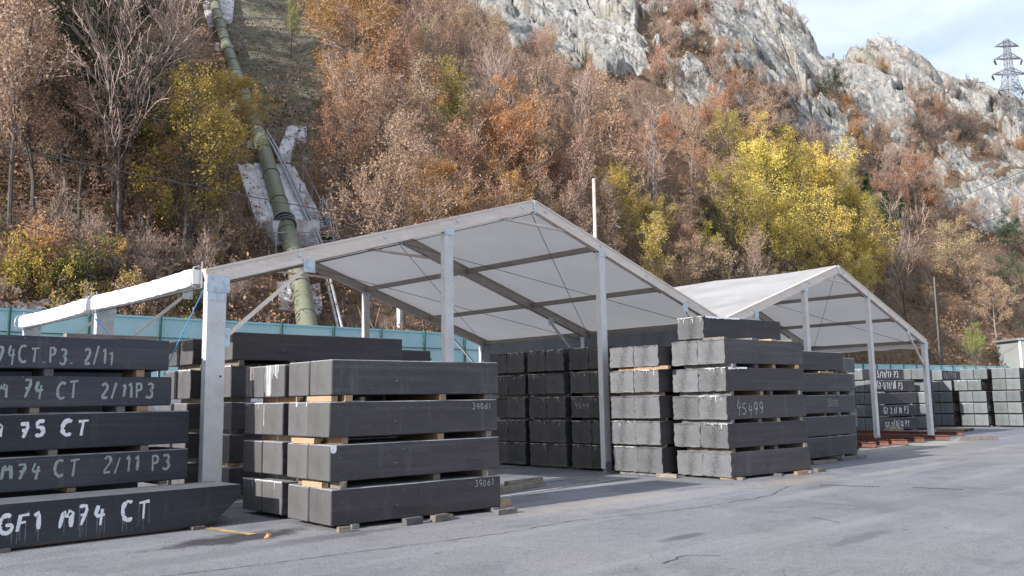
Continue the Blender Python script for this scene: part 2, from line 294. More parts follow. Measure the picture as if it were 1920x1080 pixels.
def rock_poly():
    A = lambda l: [azt(*q) for q in l]
    rock = [A([(862, -30), (905, 40), (935, 70), (985, 100), (1030, 95), (1060, 130), (1105, 125), (1150, 150), (1195, 150), (1212, 110), (1200, 60), (1195, -30)]),
            A([(1240, 122), (1290, 115), (1330, 135), (1380, 200), (1388, 248), (1345, 235), (1300, 205), (1262, 200)]),
            A([(1285, -30), (1470, -60), (1545, 60), (1570, 110), (1660, 120), (1705, 165), (1718, 200), (1708, 262), (1688, 262), (1600, 185), (1520, 140), (1500, 190), (1440, 175), (1350, 95), (1315, 50)]),
            A([(1495, 175), (1560, 205), (1600, 260), (1640, 320), (1600, 318), (1530, 262), (1495, 235)]),
            A([(1560, 80), (1625, 70), (1700, 95), (1780, 130), (1860, 165), (2300, 180), (2300, 300), (1920, 260), (1860, 235), (1800, 200), (1735, 180), (1640, 130)]),
            A([(1738, 335), (1800, 345), (1850, 338), (1920, 318), (2200, 300), (2200, 440), (1915, 432), (1868, 445), (1815, 425), (1765, 400)]),
            A([(1640, 265), (1700, 280), (1770, 330), (1740, 350), (1680, 320)]),
            A([(1850, 250), (1925, 260), (1930, 320), (1890, 300)])]
    return rock
RP = rock_poly()
def inpoly(x, y, poly):
    r = np.zeros(x.shape, bool); n = len(poly); j = n - 1
    for i in range(n):
        xi, yi = poly[i]; xj, yj = poly[j]
        c = ((yi > y) != (yj > y)) & (x < (xj - xi) * (y - yi) / (yj - yi + 1e-12) + xi); r ^= c; j = i
    return r
def base_height(az, r):
    rf = np.interp(az, AZ, RF); rc = np.interp(az, AZ, RC); sl = np.interp(az, AZ, SL)
    a = np.radians(az); X = CAM[0] + r * np.sin(a); Y = CAM[1] + r * np.cos(a)
    z = 3.2 + sl * np.clip(r - rf, 0, None); zc = 3.2 + sl * (rc - rf)
    z = np.where(r > rc, zc - .35 * (r - rc), z)
    P = np.stack([X, Y, 0 * X], 1)
    amp = np.clip((r - rf) / 18, 0, 1)
    z = z + amp * (fbm(P / 17, 4, 3) - .47) * 6.5 + amp * (fbm(P / 4.5, 3, 8) - .45) * 1.5
    return X, Y, z
def rock_mask(az, r, z):
    tt = (z - CAM[2]) / r
    j1 = (fbm(np.stack([az * .8, tt * 60, 0 * az], 1), 3, 21) - .45); j2 = (fbm(np.stack([az * .8, tt * 60, 0 * az + 9], 1), 3, 31) - .45)
    x = az + j1 * 1.5; y = tt + j2 * .03
    m = np.zeros(az.shape)
    for p in RP: m = np.maximum(m, inpoly(x, y, p).astype(float))
    sc = fbm(np.stack([az * 1.3, tt * 90, 0 * az + 4], 1), 3, 41)
    m2 = inpoly(x, y, [azt(*q) for q in [(1200, 0), (1290, -30), (1545, 60), (2300, 180), (2300, 330), (1760, 335), (1650, 350), (1590, 310), (1480, 245), (1380, 250), (1240, 150)]]).astype(float)
    return np.maximum(m, m2 * (sc > .49) * .9)
def disp(X, Y, Z, rk):
    """blocky, slanted rock relief; displacement distance"""
    P = np.stack([X, Y, Z], 1)
    ca, sa = math.cos(.55), math.sin(.55)
    Q = np.stack([P[:, 0] * ca + P[:, 2] * sa, P[:, 1], -P[:, 0] * sa + P[:, 2] * ca], 1)
    wob = np.stack([fbm(P / 6, 3, 51), fbm(P / 6, 3, 52), fbm(P / 6, 3, 53)], 1) * 4
    def facet(S, sd, amp, wb, tilt, crk):
        d1, d2, iv, of = worley((Q + wob * wb) / S, sd); g = np.stack([np.modf(iv * k)[0] - .5 for k in (97.3, 311.7, 1013.1)], 1)
        return (iv - .5) * amp + (g * of).sum(1) * tilt + np.clip((d2 - d1) * 6 - .25, -.25, .0) * crk
    h = facet((8.0, 12, 20), 61, 4.4, .45, 5.0, 8.) + facet((3.4, 5.5, 8), 71, 1.1, .25, 1.9, 2.6) + facet((1.4, 2.2, 3.2), 77, .35, .12, .7, .8)
    h = h + (fbm(P / 1.2, 3, 81) - .45) * .5 + .3
    return h * rk
def ground_at(az, r):
    X, Y, z = base_height(np.array([az], float), np.array([r], float)); return float(X[0]), float(Y[0]), float(z[0])
# terrain mesh
nr = 370; T = np.linspace(0, 1, nr) ** 1.15
AA, TT = np.meshgrid(AZ, T, indexing='ij'); RFm = np.repeat(RF[:, None], nr, 1); RCm = np.repeat(RC[:, None], nr, 1)
RR = RFm + (RCm + 35 - RFm) * TT
X, Y, Z = base_height(AA.ravel(), RR.ravel())
ZG = Z.reshape(AA.shape)
def hit(px, py, lift=0.):
    """where a line of sight meets the hillside"""
    az, tt = azt(px, py); f = float(np.interp(az, AZ, np.arange(len(AZ)))); i = min(int(f), len(AZ) - 2); f -= i
    z = ZG[i] * (1 - f) + ZG[i + 1] * f; r = RR[i] * (1 - f) + RR[i + 1] * f; g = (z + lift) - (CAM[2] + tt * r); rc = float(np.interp(az, AZ, RC)); w = np.nonzero(g > 0)[0]
    if len(w): k = int(w[0]); u = 0. if k == 0 else float(-g[k - 1] / (g[k] - g[k - 1])); rr_ = float(r[k] if k == 0 else r[k - 1] + (r[k] - r[k - 1]) * u); zz = float(z[k] if k == 0 else z[k - 1] + (z[k] - z[k - 1]) * u)
    else: k = int(np.argmin(abs(r - rc))); rr_ = float(r[k]); zz = float(z[k])
    a_ = math.radians(az); return Vector((CAM[0] + rr_ * math.sin(a_), CAM[1] + rr_ * math.cos(a_), zz)), rr_
rk = rock_mask(AA.ravel(), RR.ravel(), Z)
G = rk.reshape(AA.shape); Gs = G.copy()
for _ in range(1): Gs[1:-1, 1:-1] = (Gs[1:-1, 1:-1] * 2 + Gs[:-2, 1:-1] + Gs[2:, 1:-1] + Gs[1:-1, :-2] + Gs[1:-1, 2:]) / 6
rks = Gs.ravel()
RKR = RR.ravel() > RCm.ravel() + 6; Gd = Gs.copy()
for _ in range(6): Gd[1:-1, 1:-1] = (Gd[1:-1, 1:-1] * 2 + Gd[:-2, 1:-1] + Gd[2:, 1:-1] + Gd[1:-1, :-2] + Gd[1:-1, 2:]) / 6
D = disp(X, Y, Z, np.clip(Gd.ravel() * 1.3 - .15, 0, 1)) * np.where(RKR, .3, 1)
a = np.radians(AA.ravel()); nx, ny, nz = -np.sin(a) * .62, -np.cos(a) * .62, .5
X2 = X + nx * D; Y2 = Y + ny * D; Z2 = Z + nz * D
V = np.stack([X2, Y2, Z2], 1)
na = len(AZ); idx = np.arange(na * nr).reshape(na, nr)
F4 = np.stack([idx[:-1, :-1], idx[:-1, 1:], idx[1:, 1:], idx[1:, :-1]], -1).reshape(-1, 4)
def npmesh(name, V, F, mats, smooth=False, attrs=None):
    me = bpy.data.meshes.new(name); me.vertices.add(len(V)); me.vertices.foreach_set('co', np.asarray(V, np.float32).ravel())
    F = np.asarray(F, np.int32); k = F.shape[1]; me.loops.add(F.size); me.loops.foreach_set('vertex_index', F.ravel())
    me.polygons.add(len(F)); me.polygons.foreach_set('loop_start', np.arange(0, F.size, k, dtype=np.int32)); me.polygons.foreach_set('loop_total', np.full(len(F), k, np.int32))
    for m in mats: me.materials.append(m)
    for n, v in (attrs or {}).items():
        at = me.attributes.new(n, 'FLOAT', 'POINT'); at.data.foreach_set('value', np.asarray(v, np.float32))
    if smooth: me.polygons.foreach_set('use_smooth', [True] * len(F))
    me.update(calc_edges=True); me.validate(); return me
def hill_mat():
    m = bpy.data.materials.new('hillside_soil_and_rock'); m.use_nodes = True; t, b = node_env(m); b.inputs['Roughness'].default_value = .9; b.inputs['Specular IOR Level'].default_value = .25
    g = N(t, 'ShaderNodeNewGeometry'); at = N(t, 'ShaderNodeAttribute', attribute_name='rock'); cl = N(t, 'ShaderNodeAttribute', attribute_name='clear')
    def noise(s, d=6., ro=.6, vec=None):
        n = N(t, 'ShaderNodeTexNoise', i_Scale=s, i_Detail=d, i_Roughness=ro); t.links.new(vec or g.outputs['Position'], n.inputs[0]); return n.outputs[0]
    def rng(s, lo, hi, a=0., c=1.):
        r = N(t, 'ShaderNodeMapRange'); r.inputs[1].default_value = lo; r.inputs[2].default_value = hi; r.inputs[3].default_value = a; r.inputs[4].default_value = c; t.links.new(s, r.inputs[0]); return r.outputs[0]
    def mix(f, a, c):
        x = N(t, 'ShaderNodeMix', data_type='RGBA'); t.links.new(f, x.inputs[0])
        for i, v in ((6, a), (7, c)):
            if isinstance(v, tuple): x.inputs[i].default_value = (*v, 1)
            else: t.links.new(v, x.inputs[i])
        return x.outputs[2]
    leaf = mix(rng(noise(2.2, 8, .75), .38, .64), (.12, .078, .055), (.23, .155, .11))
    leaf = mix(rng(noise(.35), .5, .65), leaf, (.12, .10, .065)); leaf = mix(rng(noise(9, 4), .55, .68, 0, .7), leaf, (.32, .20, .13)); leaf = mix(rng(noise(.8, 8, .8), .60, .70), leaf, (.20, .19, .18))
    scrub = mix(rng(noise(1.4, 8, .75), .38, .62), (.10, .095, .055), (.24, .22, .17)); scrub = mix(rng(noise(.9, 8, .7), .55, .68), scrub, (.32, .31, .31))
    soil = mix(cl.outputs['Fac'], leaf, scrub)
    rot = N(t, 'ShaderNodeMapping'); rot.inputs['Rotation'].default_value = (0, R(-32), 0); rot.inputs['Scale'].default_value = (1.6, 1, .45); t.links.new(g.outputs['Position'], rot.inputs[0])
    rock = mix(rng(noise(.5, 8, .7, rot.outputs[0]), .40, .64), (.28, .275, .265), (.44, .435, .42)); rock = mix(rng(noise(.12, 4), .52, .68), rock, (.27, .25, .21)); rock = mix(rng(noise(1.3, 9, .8, rot.outputs[0]), .57, .66, 0, .8), rock, (.12, .12, .125))
    v = N(t, 'ShaderNodeTexVoronoi', feature='DISTANCE_TO_EDGE', i_Scale=.5); mp = N(t, 'ShaderNodeMapping'); mp.inputs['Scale'].default_value = (1, 1, .4); mp.inputs['Rotation'].default_value = (0, R(-30), 0)
    wn = N(t, 'ShaderNodeTexNoise', i_Scale=.8, i_Detail=5.0); t.links.new(g.outputs['Position'], wn.inputs[0]); vm = N(t, 'ShaderNodeVectorMath', operation='MULTIPLY_ADD'); vm.inputs[1].default_value = (3, 3, 3); t.links.new(wn.outputs[1], vm.inputs[0]); t.links.new(g.outputs['Position'], vm.inputs[2])
    t.links.new(vm.outputs[0], mp.inputs[0]); t.links.new(mp.outputs[0], v.inputs[0]); rock = mix(rng(v.outputs[0], .045, .0, 0, .8), rock, (.07, .07, .07))
    rock = mix(rng(noise(.45, 8, .8), .55, .64, 0, .85), rock, (.12, .10, .065))
    t.links.new(mix(rng(at.outputs['Fac'], .3, .6), soil, rock), b.inputs['Base Color'])
    bp = N(t, 'ShaderNodeBump', i_Strength=.9, i_Distance=.35); t.links.new(noise(1.6, 9, .75), bp.inputs['Height']); t.links.new(bp.outputs[0], b.inputs['Normal'])
    return m
M['hill'] = hill_mat()
azv = AA.ravel(); ttv = (Z - CAM[2]) / RR.ravel()
clear = inpoly(azv + (fbm(np.stack([azv, ttv * 60, 0 * azv], 1), 3, 5) - .45) * 2, ttv, [azt(*q) for q in [(365, -200), (625, -200), (600, 60), (595, 240), (600, 330), (520, 300), (470, 240), (430, 120)]]).astype(float)
me = npmesh('hillside', V, F4, [M['hill']], False, {'rock': rks, 'clear': clear})
hill = bpy.data.objects.new('hillside', me); C.objects.link(hill); hill['kind'] = 'structure'; hill['label'] = 'steep autumn hillside with leaf litter and pale limestone cliffs'
RKG = Gs
def rock_at(az, r):
    i = int(round(np.interp(az, AZ, np.arange(na)))); t = (r - RF[i]) / (RC[i] + 35 - RF[i]); j = min(nr - 1, max(0, int(round(max(t, 0) ** (1 / 1.15) * (nr - 1))))); return Gs[i, j], Vector(V[idx[i, j]])

# ------------------------------------------------------------------ ground sheet
solo('ground', MB().add([(-400, -400, -.004), (700, -400, -.004), (700, 500, -.004), (-400, 500, -.004)], [(0, 1, 2, 3)]), M['asphalt'], 'grey worn asphalt yard', None, kind='structure')
def strip(name, pts, w, mt, z=.004, jit=0., seed=0):
    rr = random.Random(seed); q = []
    for (x0, y0), (x1, y1) in zip(pts, pts[1:]):
        L = math.hypot(x1 - x0, y1 - y0); k = max(1, int(L / .12)) if jit else 1
        for i in range(k): q.append((x0 + (x1 - x0) * i / k, y0 + (y1 - y0) * i / k))
    q.append(pts[-1]); q = [(x + rr.uniform(-jit, jit), y + rr.uniform(-jit, jit)) for x, y in q]; vs = []
    for i, (x, y) in enumerate(q):
        a = q[max(i - 1, 0)]; b = q[min(i + 1, len(q) - 1)]; dx, dy = b[0] - a[0], b[1] - a[1]; L = math.hypot(dx, dy) or 1; ww = w * (rr.uniform(.4, 1.2) if jit else 1) / 2
        vs += [(x - dy / L * ww, y + dx / L * ww, z), (x + dy / L * ww, y - dx / L * ww, z)]
    return MB().add(vs, [(2 * i, 2 * i + 1, 2 * i + 3, 2 * i + 2) for i in range(len(q) - 1)])
def road(name, pts, w, mt, **k):
    o = solo(name, strip(name, pts, w, mt, **k), mt, None, None, kind='structure'); return o
road('painted_line', [(2.0, -1.95), (4.8, -1.62), (9.3, -1.15)], .13, M['line_w'])
road('painted_line', [(3, .3), (8.3, .02)], .12, M['line_w'])
road('painted_line', [(-.45, -.7), (-.35, -1.75), (-.28, -2.25)], .13, M['line_y'])
road('painted_line', [(3.5, -.7), (9.4, -.25)], .05, M['line_w'])
for sd, pts in ((1, [(-3.2, -3.9), (-1, -4.3), (1.83, -4.69), (3.3, -4.62), (4.4, -4.95), (5.64, -5.17), (7.49, -5.21), (9.2, -4.7)]), (2, [(5.2, -7.5), (5.32, -7.42), (5.5, -7.0)]), (3, [(1.5, -7.4), (2.0, -7.3), (2.2, -7.6)]), (4, [(11, -9), (13, -8.6), (16, -9.2), (21, -8.8)])):
    road('asphalt_crack', pts, .02, M['crack'], z=.003, jit=.026, seed=sd)
for a, b in (((9.68, -5.1), (9.98, -6.1)), ((10.15, -6.6), (10.33, -7.4))):
    mb = MB(); k = 14
    for i in range(k):
        x = a[0] + (b[0] - a[0]) * i / k; y = a[1] + (b[1] - a[1]) * i / k; mb.box((x - .02, y, .002), (x + .03, y + .045, .008))
    solo('drain_slot', mb, M['crack'], None, None, kind='structure')
# leaf litter and grit on the asphalt
rs = np.random.RandomState(5); n = 1500
gx = rs.uniform(-5, 26, n); gy = rs.uniform(-10, 1, n); V3 = []; F3 = []
sz = rs.uniform(.004, .016, n) * rs.choice([1, 1, 1.6], n); an = rs.uniform(0, 6.28, n)
for k in range(n):
    for j, (u, v, w) in enumerate(((1, 0, 0), (0, 1, .3), (-1, 0, 0), (0, -1, .2))):
        V3.append((gx[k] + sz[k] * (u * math.cos(an[k]) - v * .6 * math.sin(an[k])), gy[k] + sz[k] * (u * math.sin(an[k]) + v * .6 * math.cos(an[k])), .006 + w * sz[k]))
F3 = np.arange(4 * n).reshape(-1, 4)
o = solo('asphalt_grit', npmesh('grit', np.array(V3), F3, [mat('grit', (.07, .06, .055), .9, noise=[(2, (.28, .24, .2), .45, .6, 3)])]), None, 'small dark grit and leaf crumbs scattered over the yard', None, kind='stuff')
solo('fallen_leaf', MB().add([(-.05, 0, 0), (0, -.035, .02), (.06, 0, .045), (.01, .04, .02), (0, 0, .06)], [(0, 1, 4), (1, 2, 4), (2, 3, 4), (3, 0, 4)]), mat('orange_leaf', (.75, .25, .06), .6), 'small orange leaf lying on the dark stain of the asphalt', 'leaf', (-.33, -2.72, .008))

# ------------------------------------------------------------------ hand lettering
def arc(cx, cy, rx, ry, a0, a1, n=9): return [(cx + rx * math.cos(R(a0 + (a1 - a0) * i / n)), cy + ry * math.sin(R(a0 + (a1 - a0) * i / n))) for i in range(n + 1)]
GL = {'0': [arc(.3, .5, .26, .48, 90, 450, 14)], '1': [[(.08, .74), (.30, 1), (.27, 0)]], '2': [arc(.3, .72, .24, .26, 160, -30, 7) + [(.02, .02), (.6, .06)]],
      '3': [arc(.26, .76, .24, .22, 150, -80, 7) + arc(.26, .26, .28, .27, 80, -150, 8)], '4': [[(.24, 1.02), (.04, .40), (.66, .48)], [(.50, .80), (.40, -.12)]],
      '5': [[(.58, .98), (.14, .95), (.1, .55)] + arc(.26, .3, .28, .28, 80, -140, 8)], '6': [[(.5, .98)] + arc(.3, .28, .26, .27, 160, 480, 12)], '7': [[(.02, .95), (.58, .98), (.2, 0)], [(.12, .5), (.5, .55)]],
      '8': [arc(.3, .76, .2, .23, 90, 450, 10), arc(.3, .27, .25, .27, 90, 450, 10)], '9': [arc(.3, .7, .24, .27, 0, 350, 10) + [(.54, .5), (.36, 0)]],
      'C': [arc(.42, .5, .38, .5, 55, 310, 10)], 'T': [[(.0, .93), (.68, 1.0)], [(.33, .96), (.3, .0)]], 'M': [[(.02, 0), (.1, 1), (.34, .4), (.58, 1), (.68, 0)]],
      'm': [[(.02, .0), (.06, .95)], [(.06, .9), (.5, .98), (.62, .02)]], 'F': [[(.1, 1), (.06, 0)], [(.08, .96), (.58, 1)], [(.08, .5), (.46, .55)]], 'G': [arc(.4, .5, .38, .48, 55, 330, 10) + [(.72, .45), (.35, .45)]],
      'P': [[(.06, 1), (.1, 0)], [(.06, .95)] + arc(.25, .74, .28, .24, 80, -90, 7) + [(.08, .46)]], '.': [[(.08, .03), (.14, .1), (.18, .02)]], '/': [[(.42, 1.1), (.02, -.1)]], 'S': [arc(.32, .74, .25, .24, 60, 260, 7) + arc(.3, .26, .26, .25, 80, -130, 7)],
      'L': [[(.1, 1), (.05, .02), (.5, .06)]], 'I': [[(.12, 1), (.1, 0)]], 'X': [[(0, 1), (.55, 0)], [(.55, 1), (0, 0)]], '-': [[(.02, .5), (.4, .52)]], ' ': []}
def chaikin(p):
    if len(p) < 3: return p
    o = [p[0]]
    for a, b in zip(p, p[1:]): o += [(a[0] * .75 + b[0] * .25, a[1] * .75 + b[1] * .25), (a[0] * .25 + b[0] * .75, a[1] * .25 + b[1] * .75)]
    return o + [p[-1]]
def text_mb(txt, u0, v0, h, wsc=1., stroke=.03, seed=0, plane='y', const=0., drips=0, track=.18, fit=None):
    """strokes on a block's face; returns (letters, drips)"""
    rr = random.Random(seed); mb = MB(); dr = MB(); u = u0
    def P(a, b, d=0): return (a, const - d, b) if plane == 'y' else (const - d, -a, b)
    def rib(b_, pts, w, d):
        pts = [p for i, p in enumerate(pts) if i == 0 or math.hypot(p[0] - pts[i - 1][0], p[1] - pts[i - 1][1]) > 1e-5]
        if len(pts) < 2: return
        vs = []
        for i, p in enumerate(pts):
            a = pts[max(i - 1, 0)]; c = pts[min(i + 1, len(pts) - 1)]; dx, dy = c[0] - a[0], c[1] - a[1]; L = math.hypot(dx, dy) or 1
            ww = w / 2 * rr.uniform(.6, 1.3) * (.75 if i in (0, len(pts) - 1) else 1)
            vs += [P(p[0] - dy / L * ww, p[1] + dx / L * ww, d), P(p[0] + dy / L * ww, p[1] - dx / L * ww, d)]
        b_.add(vs, [(2 * i, 2 * i + 1, 2 * i + 3, 2 * i + 2) for i in range(len(pts) - 1)])
    kk = 0
    CW = {'1': .45, '.': .35, '/': .6, 'I': .3, ' ': .55, 'M': .85, 'm': .8, 'C': .85, 'T': .8, '-': .5}
    if fit: wsc = (fit - u0) / (h * (sum(CW.get(c_, .72) + track for c_ in txt) - track))
    for ch in txt:
        wch = {'1': .45, '.': .35, '/': .6, 'I': .3, ' ': .55, 'M': .85, 'm': .8, 'C': .85, 'T': .8, '-': .5}.get(ch, .72); sl = rr.uniform(-.04, .16); hh = h * rr.uniform(.86, 1.16); dy = rr.uniform(-.07, .07) * h; u += rr.uniform(-.02, .03) * h
        for st in GL.get(ch, []):
            pts = chaikin([(u + (x + sl * y) * h * wsc, v0 + dy + y * hh) for x, y in st]); kk += 1
            rib(mb, pts, stroke, .0025 + .0004 * (kk % 5))
            if drips:
                for _ in range(drips):
                    q = rr.choice(pts); rib(dr, [(q[0], q[1]), (q[0] + rr.uniform(-.003, .003), q[1] - rr.uniform(.05, .14)), (q[0], max(.03, q[1] - rr.uniform(.14, .3)))], rr.uniform(.003, .007), .0015 + .0001 * rr.randint(0, 8))
        u += (wch + track) * h * wsc
    return mb, dr

# ------------------------------------------------------------------ carbon blocks
def block_mesh(L, Wd, H, rough, seed, mats, taper=0., slant=0., chip=True):
    """origin at the near lower left corner: x along the block, +y away, z up"""
    rr = random.Random(seed); nE = 7 if rough else 3
    loop = []   # (y, z)
    def edge(a, b, n):
        for i in range(n): t = i / n; loop.append((a[0] + (b[0] - a[0]) * t, a[1] + (b[1] - a[1]) * t))
    c = .012 if not rough else .008
    cs = [(c, 0), (Wd - c, 0), (Wd, c), (Wd, H - c), (Wd - c, H), (c, H), (0, H - c), (0, c)]
    for i in range(8): edge(cs[i], cs[(i + 1) % 8], nE if i % 2 == 0 else 1)
    n = len(loop); xs = [0, .012, .3, L * .5, L - .3, L - .012, L] if taper or rough else [0, .012] + [L * (i_ + 1) / 9 + rr.uniform(-.05, .05) for i_ in range(8)] + [L - .012, L]; vs = []; cx, cz = Wd / 2, H / 2
    for k, x in enumerate(xs):
        ins = .012 if k in (0, len(xs) - 1) and not rough else 0
        for (y, z) in loop:
            yy = cx + (y - cx) * (1 - ins / cx); zz = cz + (z - cz) * (1 - ins / cz); xx = x
            if rough and k == 0:
                yy += rr.uniform(-.012, .010); zz += rr.uniform(-.012, .016) if z > H * .9 else rr.uniform(-.008, .008); xx += rr.uniform(-.03, .0)
            elif rough and k == 1: xx += rr.uniform(0, .05); yy += rr.uniform(-.004, .004); zz += rr.uniform(-.004, .004)
            if taper and k >= 4: zz = max(zz, {4: 0, 5: taper * H * .96, 6: taper * H}[k]) if z < H * .5 else zz
            if slant and k >= 5: yy += slant * (z / H)
            if not rough and not taper and 0 < k < len(xs) - 1 and (z < .02 or z > H - .02): yy += rr.uniform(-.003, .003) + (rr.uniform(.004, .014) if y < .02 and rr.random() < .18 else 0); zz += rr.uniform(-.002, .002)
            vs.append((xx, yy, zz))
    if taper:
        pass
    fs = []; mi = []
    for k in range(len(xs) - 1):
        for j in range(n):
            j2 = (j + 1) % n; fs.append((k * n + j, (k + 1) * n + j, (k + 1) * n + j2, k * n + j2)); zz = (loop[j][1] + loop[j2][1]) / 2; mi.append(2 if zz > H - (.0135 if not rough else .004) else 0)
    # near end cap as a fan with an inner ring so that the band attribute has support
    base = len(vs); m = 5
    for iz in range(m):
        for iy in range(7): vs.append((rr.uniform(-.004, .004) if rough else 0.0, Wd * (.08 + .84 * iy / 6), H * (.08 + .84 * iz / (m - 1))))
    for iz in range(m - 1):
        for iy in range(6):
            q = base + iz * 7 + iy; fs.append((q, q + 7, q + 8, q + 1)); mi.append(1)
    ring = [base + i for i in range(7)] + [base + iz * 7 + 6 for iz in range(1, m)] + [base + (m - 1) * 7 + i for i in range(5, -1, -1)] + [base + iz * 7 for iz in range(m - 2, 0, -1)]
    # stitch outer loop to ring by angle
    import bisect
    def ang(v): return math.atan2(vs[v][2] - cz, vs[v][1] - cx)
    O = sorted([(ang(j), j) for j in range(n)]); I = sorted([(ang(j), j) for j in ring]); i = j = 0; no, ni = len(O), len(I)
    while i < no or j < ni:
        ao = O[i][0] if i < no else 99; ai = I[j][0] if j < ni else 99
        o0 = O[i % no][1] if i < no else O[0][1]; i0 = I[j % ni][1] if j < ni else I[0][1]
        op = O[i - 1][1]; ip = I[j - 1][1]
        if ao <= ai: fs.append((op, o0, ip)); i += 1
        else: fs.append((ip, op, i0) if False else (op, i0, ip)); j += 1
        mi.append(1)
    fs.append(tuple((len(xs) - 1) * n + j for j in range(n))[::-1]); mi.append(1 if not taper else 0)
    me = bpy.data.meshes.new('carbon_block'); me.from_pydata(vs, [], fs)
    for q in mats: me.materials.append(q)
    me.polygons.foreach_set('material_index', mi)
    at = me.attributes.new('band', 'FLOAT', 'POINT'); ph = rr.uniform(-.12, .12) * Wd
    at.data.foreach_set('value', [max(0, 1 - abs(v[1] - cx - ph - (v[2] - cz) * -.2) / (Wd * .22)) for v in vs])
    me.update(); return me
LAYER = {1: 'bottom layer', 2: 'second layer', 3: 'third layer', 4: 'fourth layer', 5: 'fifth layer', 6: 'sixth layer'}
def lname(k, n, tops): return 'top layer' if k == n and tops else LAYER[k]
COLS = {1: [''], 2: ['near one', 'far one'], 3: ['nearest one', 'middle one', 'farthest one']}
BCOUNT = [0]
def drips_on_end(ob, yw, H, seed, pink=False):
    """pale runs over the top edge of a block's sawn end"""
    rr = random.Random(seed); mb = MB(); L = rr.randint(5, 11)
    for i in range(L):
        y = rr.uniform(.02, yw - .02); l = rr.uniform(.015, .05) if rr.random() < .65 else rr.uniform(.05, .13); w = rr.uniform(.004, .012); d = -.004 - .0004 * i
        mb.add([(d, y - w, H + .003), (d, y + w, H + .003), (d, y + w * .5, H - l), (d, y - w * .5, H - l)], [(0, 3, 2, 1)])
    # ragged crust on the edge
    k = 22; vs = []
    for i in range(k + 1):
        y = yw * i / k; t = rr.uniform(.002, .012)
        vs += [(-.008, y, H - rr.uniform(.004, .016)), (-.006, y, H + t), (.05, y, H + t * .6)]
    fs = []
    for i in range(k): a_ = 3 * i; fs += [(a_, a_ + 1, a_ + 4, a_ + 3), (a_ + 1, a_ + 2, a_ + 5, a_ + 4)]
    mb.add(vs, fs); part(ob, 'edge_crust', mb, M['fringe'], off=(0, 0, 0))
def stack(desc, x, y, yaw, layers, ncol, Wd, L, rough=0, end='end_smooth', side='carbon', only=None, jit=.03, texts=None, tw='tan', bear=(.22, .66, .93), gb=True, crust=0, group=None, seed=0, dyl=None, adj='dark', groundb=None, name='carbon_block', noff=None):
    rr = random.Random(seed); ca, sa = math.cos(R(yaw)), math.sin(R(yaw))
    def Wp(u, v): return (x + u * ca - v * sa, y + u * sa + v * ca)
    texts = texts or {}; n = len(layers); out = {}
    for k, (z0, z1) in enumerate(layers, 1):
        cols = (only or {}).get(k, range(ncol)); dy0 = (dyl or {}).get(k, 0.); dx0 = rr.uniform(-jit, jit) + (noff or {}).get(k, 0.)
        for c in cols:
            me = block_mesh(L + rr.uniform(-jit, jit), Wd - .008, z1 - z0, rough, seed * 100 + k * 10 + c, [M[side], M[end], M['carbon_top']])
            u, v = dx0 + rr.uniform(-.015, .015), dy0 + c * Wd + .004
            cn = COLS[len(list(cols))][list(cols).index(c)] if len(list(cols)) > 1 else 'single one'
            o = solo(name, me, None, '%s block, %s, %s, %s' % (adj, lname(k, n, True), cn, desc), 'carbon block', (*Wp(u, v), z0), group or 'carbon blocks stacked on bearers')
            o.rotation_euler = (0, 0, R(yaw)); out[(k, c)] = o; BCOUNT[0] += 1
            if crust and rr.random() < crust: drips_on_end(o, Wd, z1 - z0, seed * 31 + k * 7 + c)
            if (k, c) in texts:
                for tx in texts[(k, c)]:
                    pl = tx.get('plane', 'y'); mb, dr = text_mb(tx['t'], tx['u'] if pl == 'y' else -tx['u'], tx['v'], tx['h'], tx.get('w', 1), tx.get('s', .03), seed + k, pl, 0, tx.get('d', 0), tx.get('tr', .18))
                    p = part(o, 'painted_lettering', mb, M[tx.get('m', 'paint_w')], off=(0, 0, 0))
                    if dr.v: part(o, 'paint_drip', dr, M['paint_drip'], off=(0, 0, 0))
        # bearers under this layer
        if k == 1 and not gb: continue
        zb = layers[k - 2][1] if k > 1 else 0.0; hb = z0 - zb - .003; span = (max(cols) + 1) * Wd; lo = min(cols) * Wd
        us = bear if k > 1 else (groundb or bear)
        for bi, fr in enumerate(us):
            u = max(.12, fr * L + rr.uniform(-.08, .08)); prot = rr.uniform(-.06, .03) if k > 1 else rr.uniform(.0, .22)
            mt = rr.choice(['wood', 'wood', 'conc_bearer', 'wood', 'conc_bearer', 'wood_tan'] if tw == 'tan' else ['wood', 'conc_bearer', 'conc_bearer'])
            v0 = lo - prot; v1 = span - rr.uniform(.02, .2); wv = rr.uniform(.045, .06)
            mb = MB(); w2 = v1 - v0; pts = []
            mb.obox((0, w2 / 2, hb / 2), (wv, w2 / 2, hb / 2)); q = [(a_ + rr.uniform(-.004, .004), b_ + rr.uniform(-.01, .01), c_) for a_, b_, c_ in mb.v]; mb.v = q
            bx, by = Wp(u, v0 + dy0); dd = {'wood': 'grey timber bearer', 'wood_tan': 'pale timber bearer', 'conc_bearer': 'dark grey bearer'}[mt]
            pos = {2: ['left end', 'right end'], 3: ['left end', 'middle', 'right end'], 4: ['left end', 'left centre', 'right centre', 'right end']}[len(us)][bi]
            o = solo('bearer', mb, M[mt], '%s under %s, %s, %s' % (dd, lname(k, n, True), pos, desc), 'bearer', (bx, by, zb + .0015), 'bearers between block layers'); o.rotation_euler = (0, 0, R(yaw + rr.uniform(-2, 2)))
    return out, Wp
LY = [(.06, .53), (.63, 1.11), (1.205, 1.68), (1.765, 2.245)]
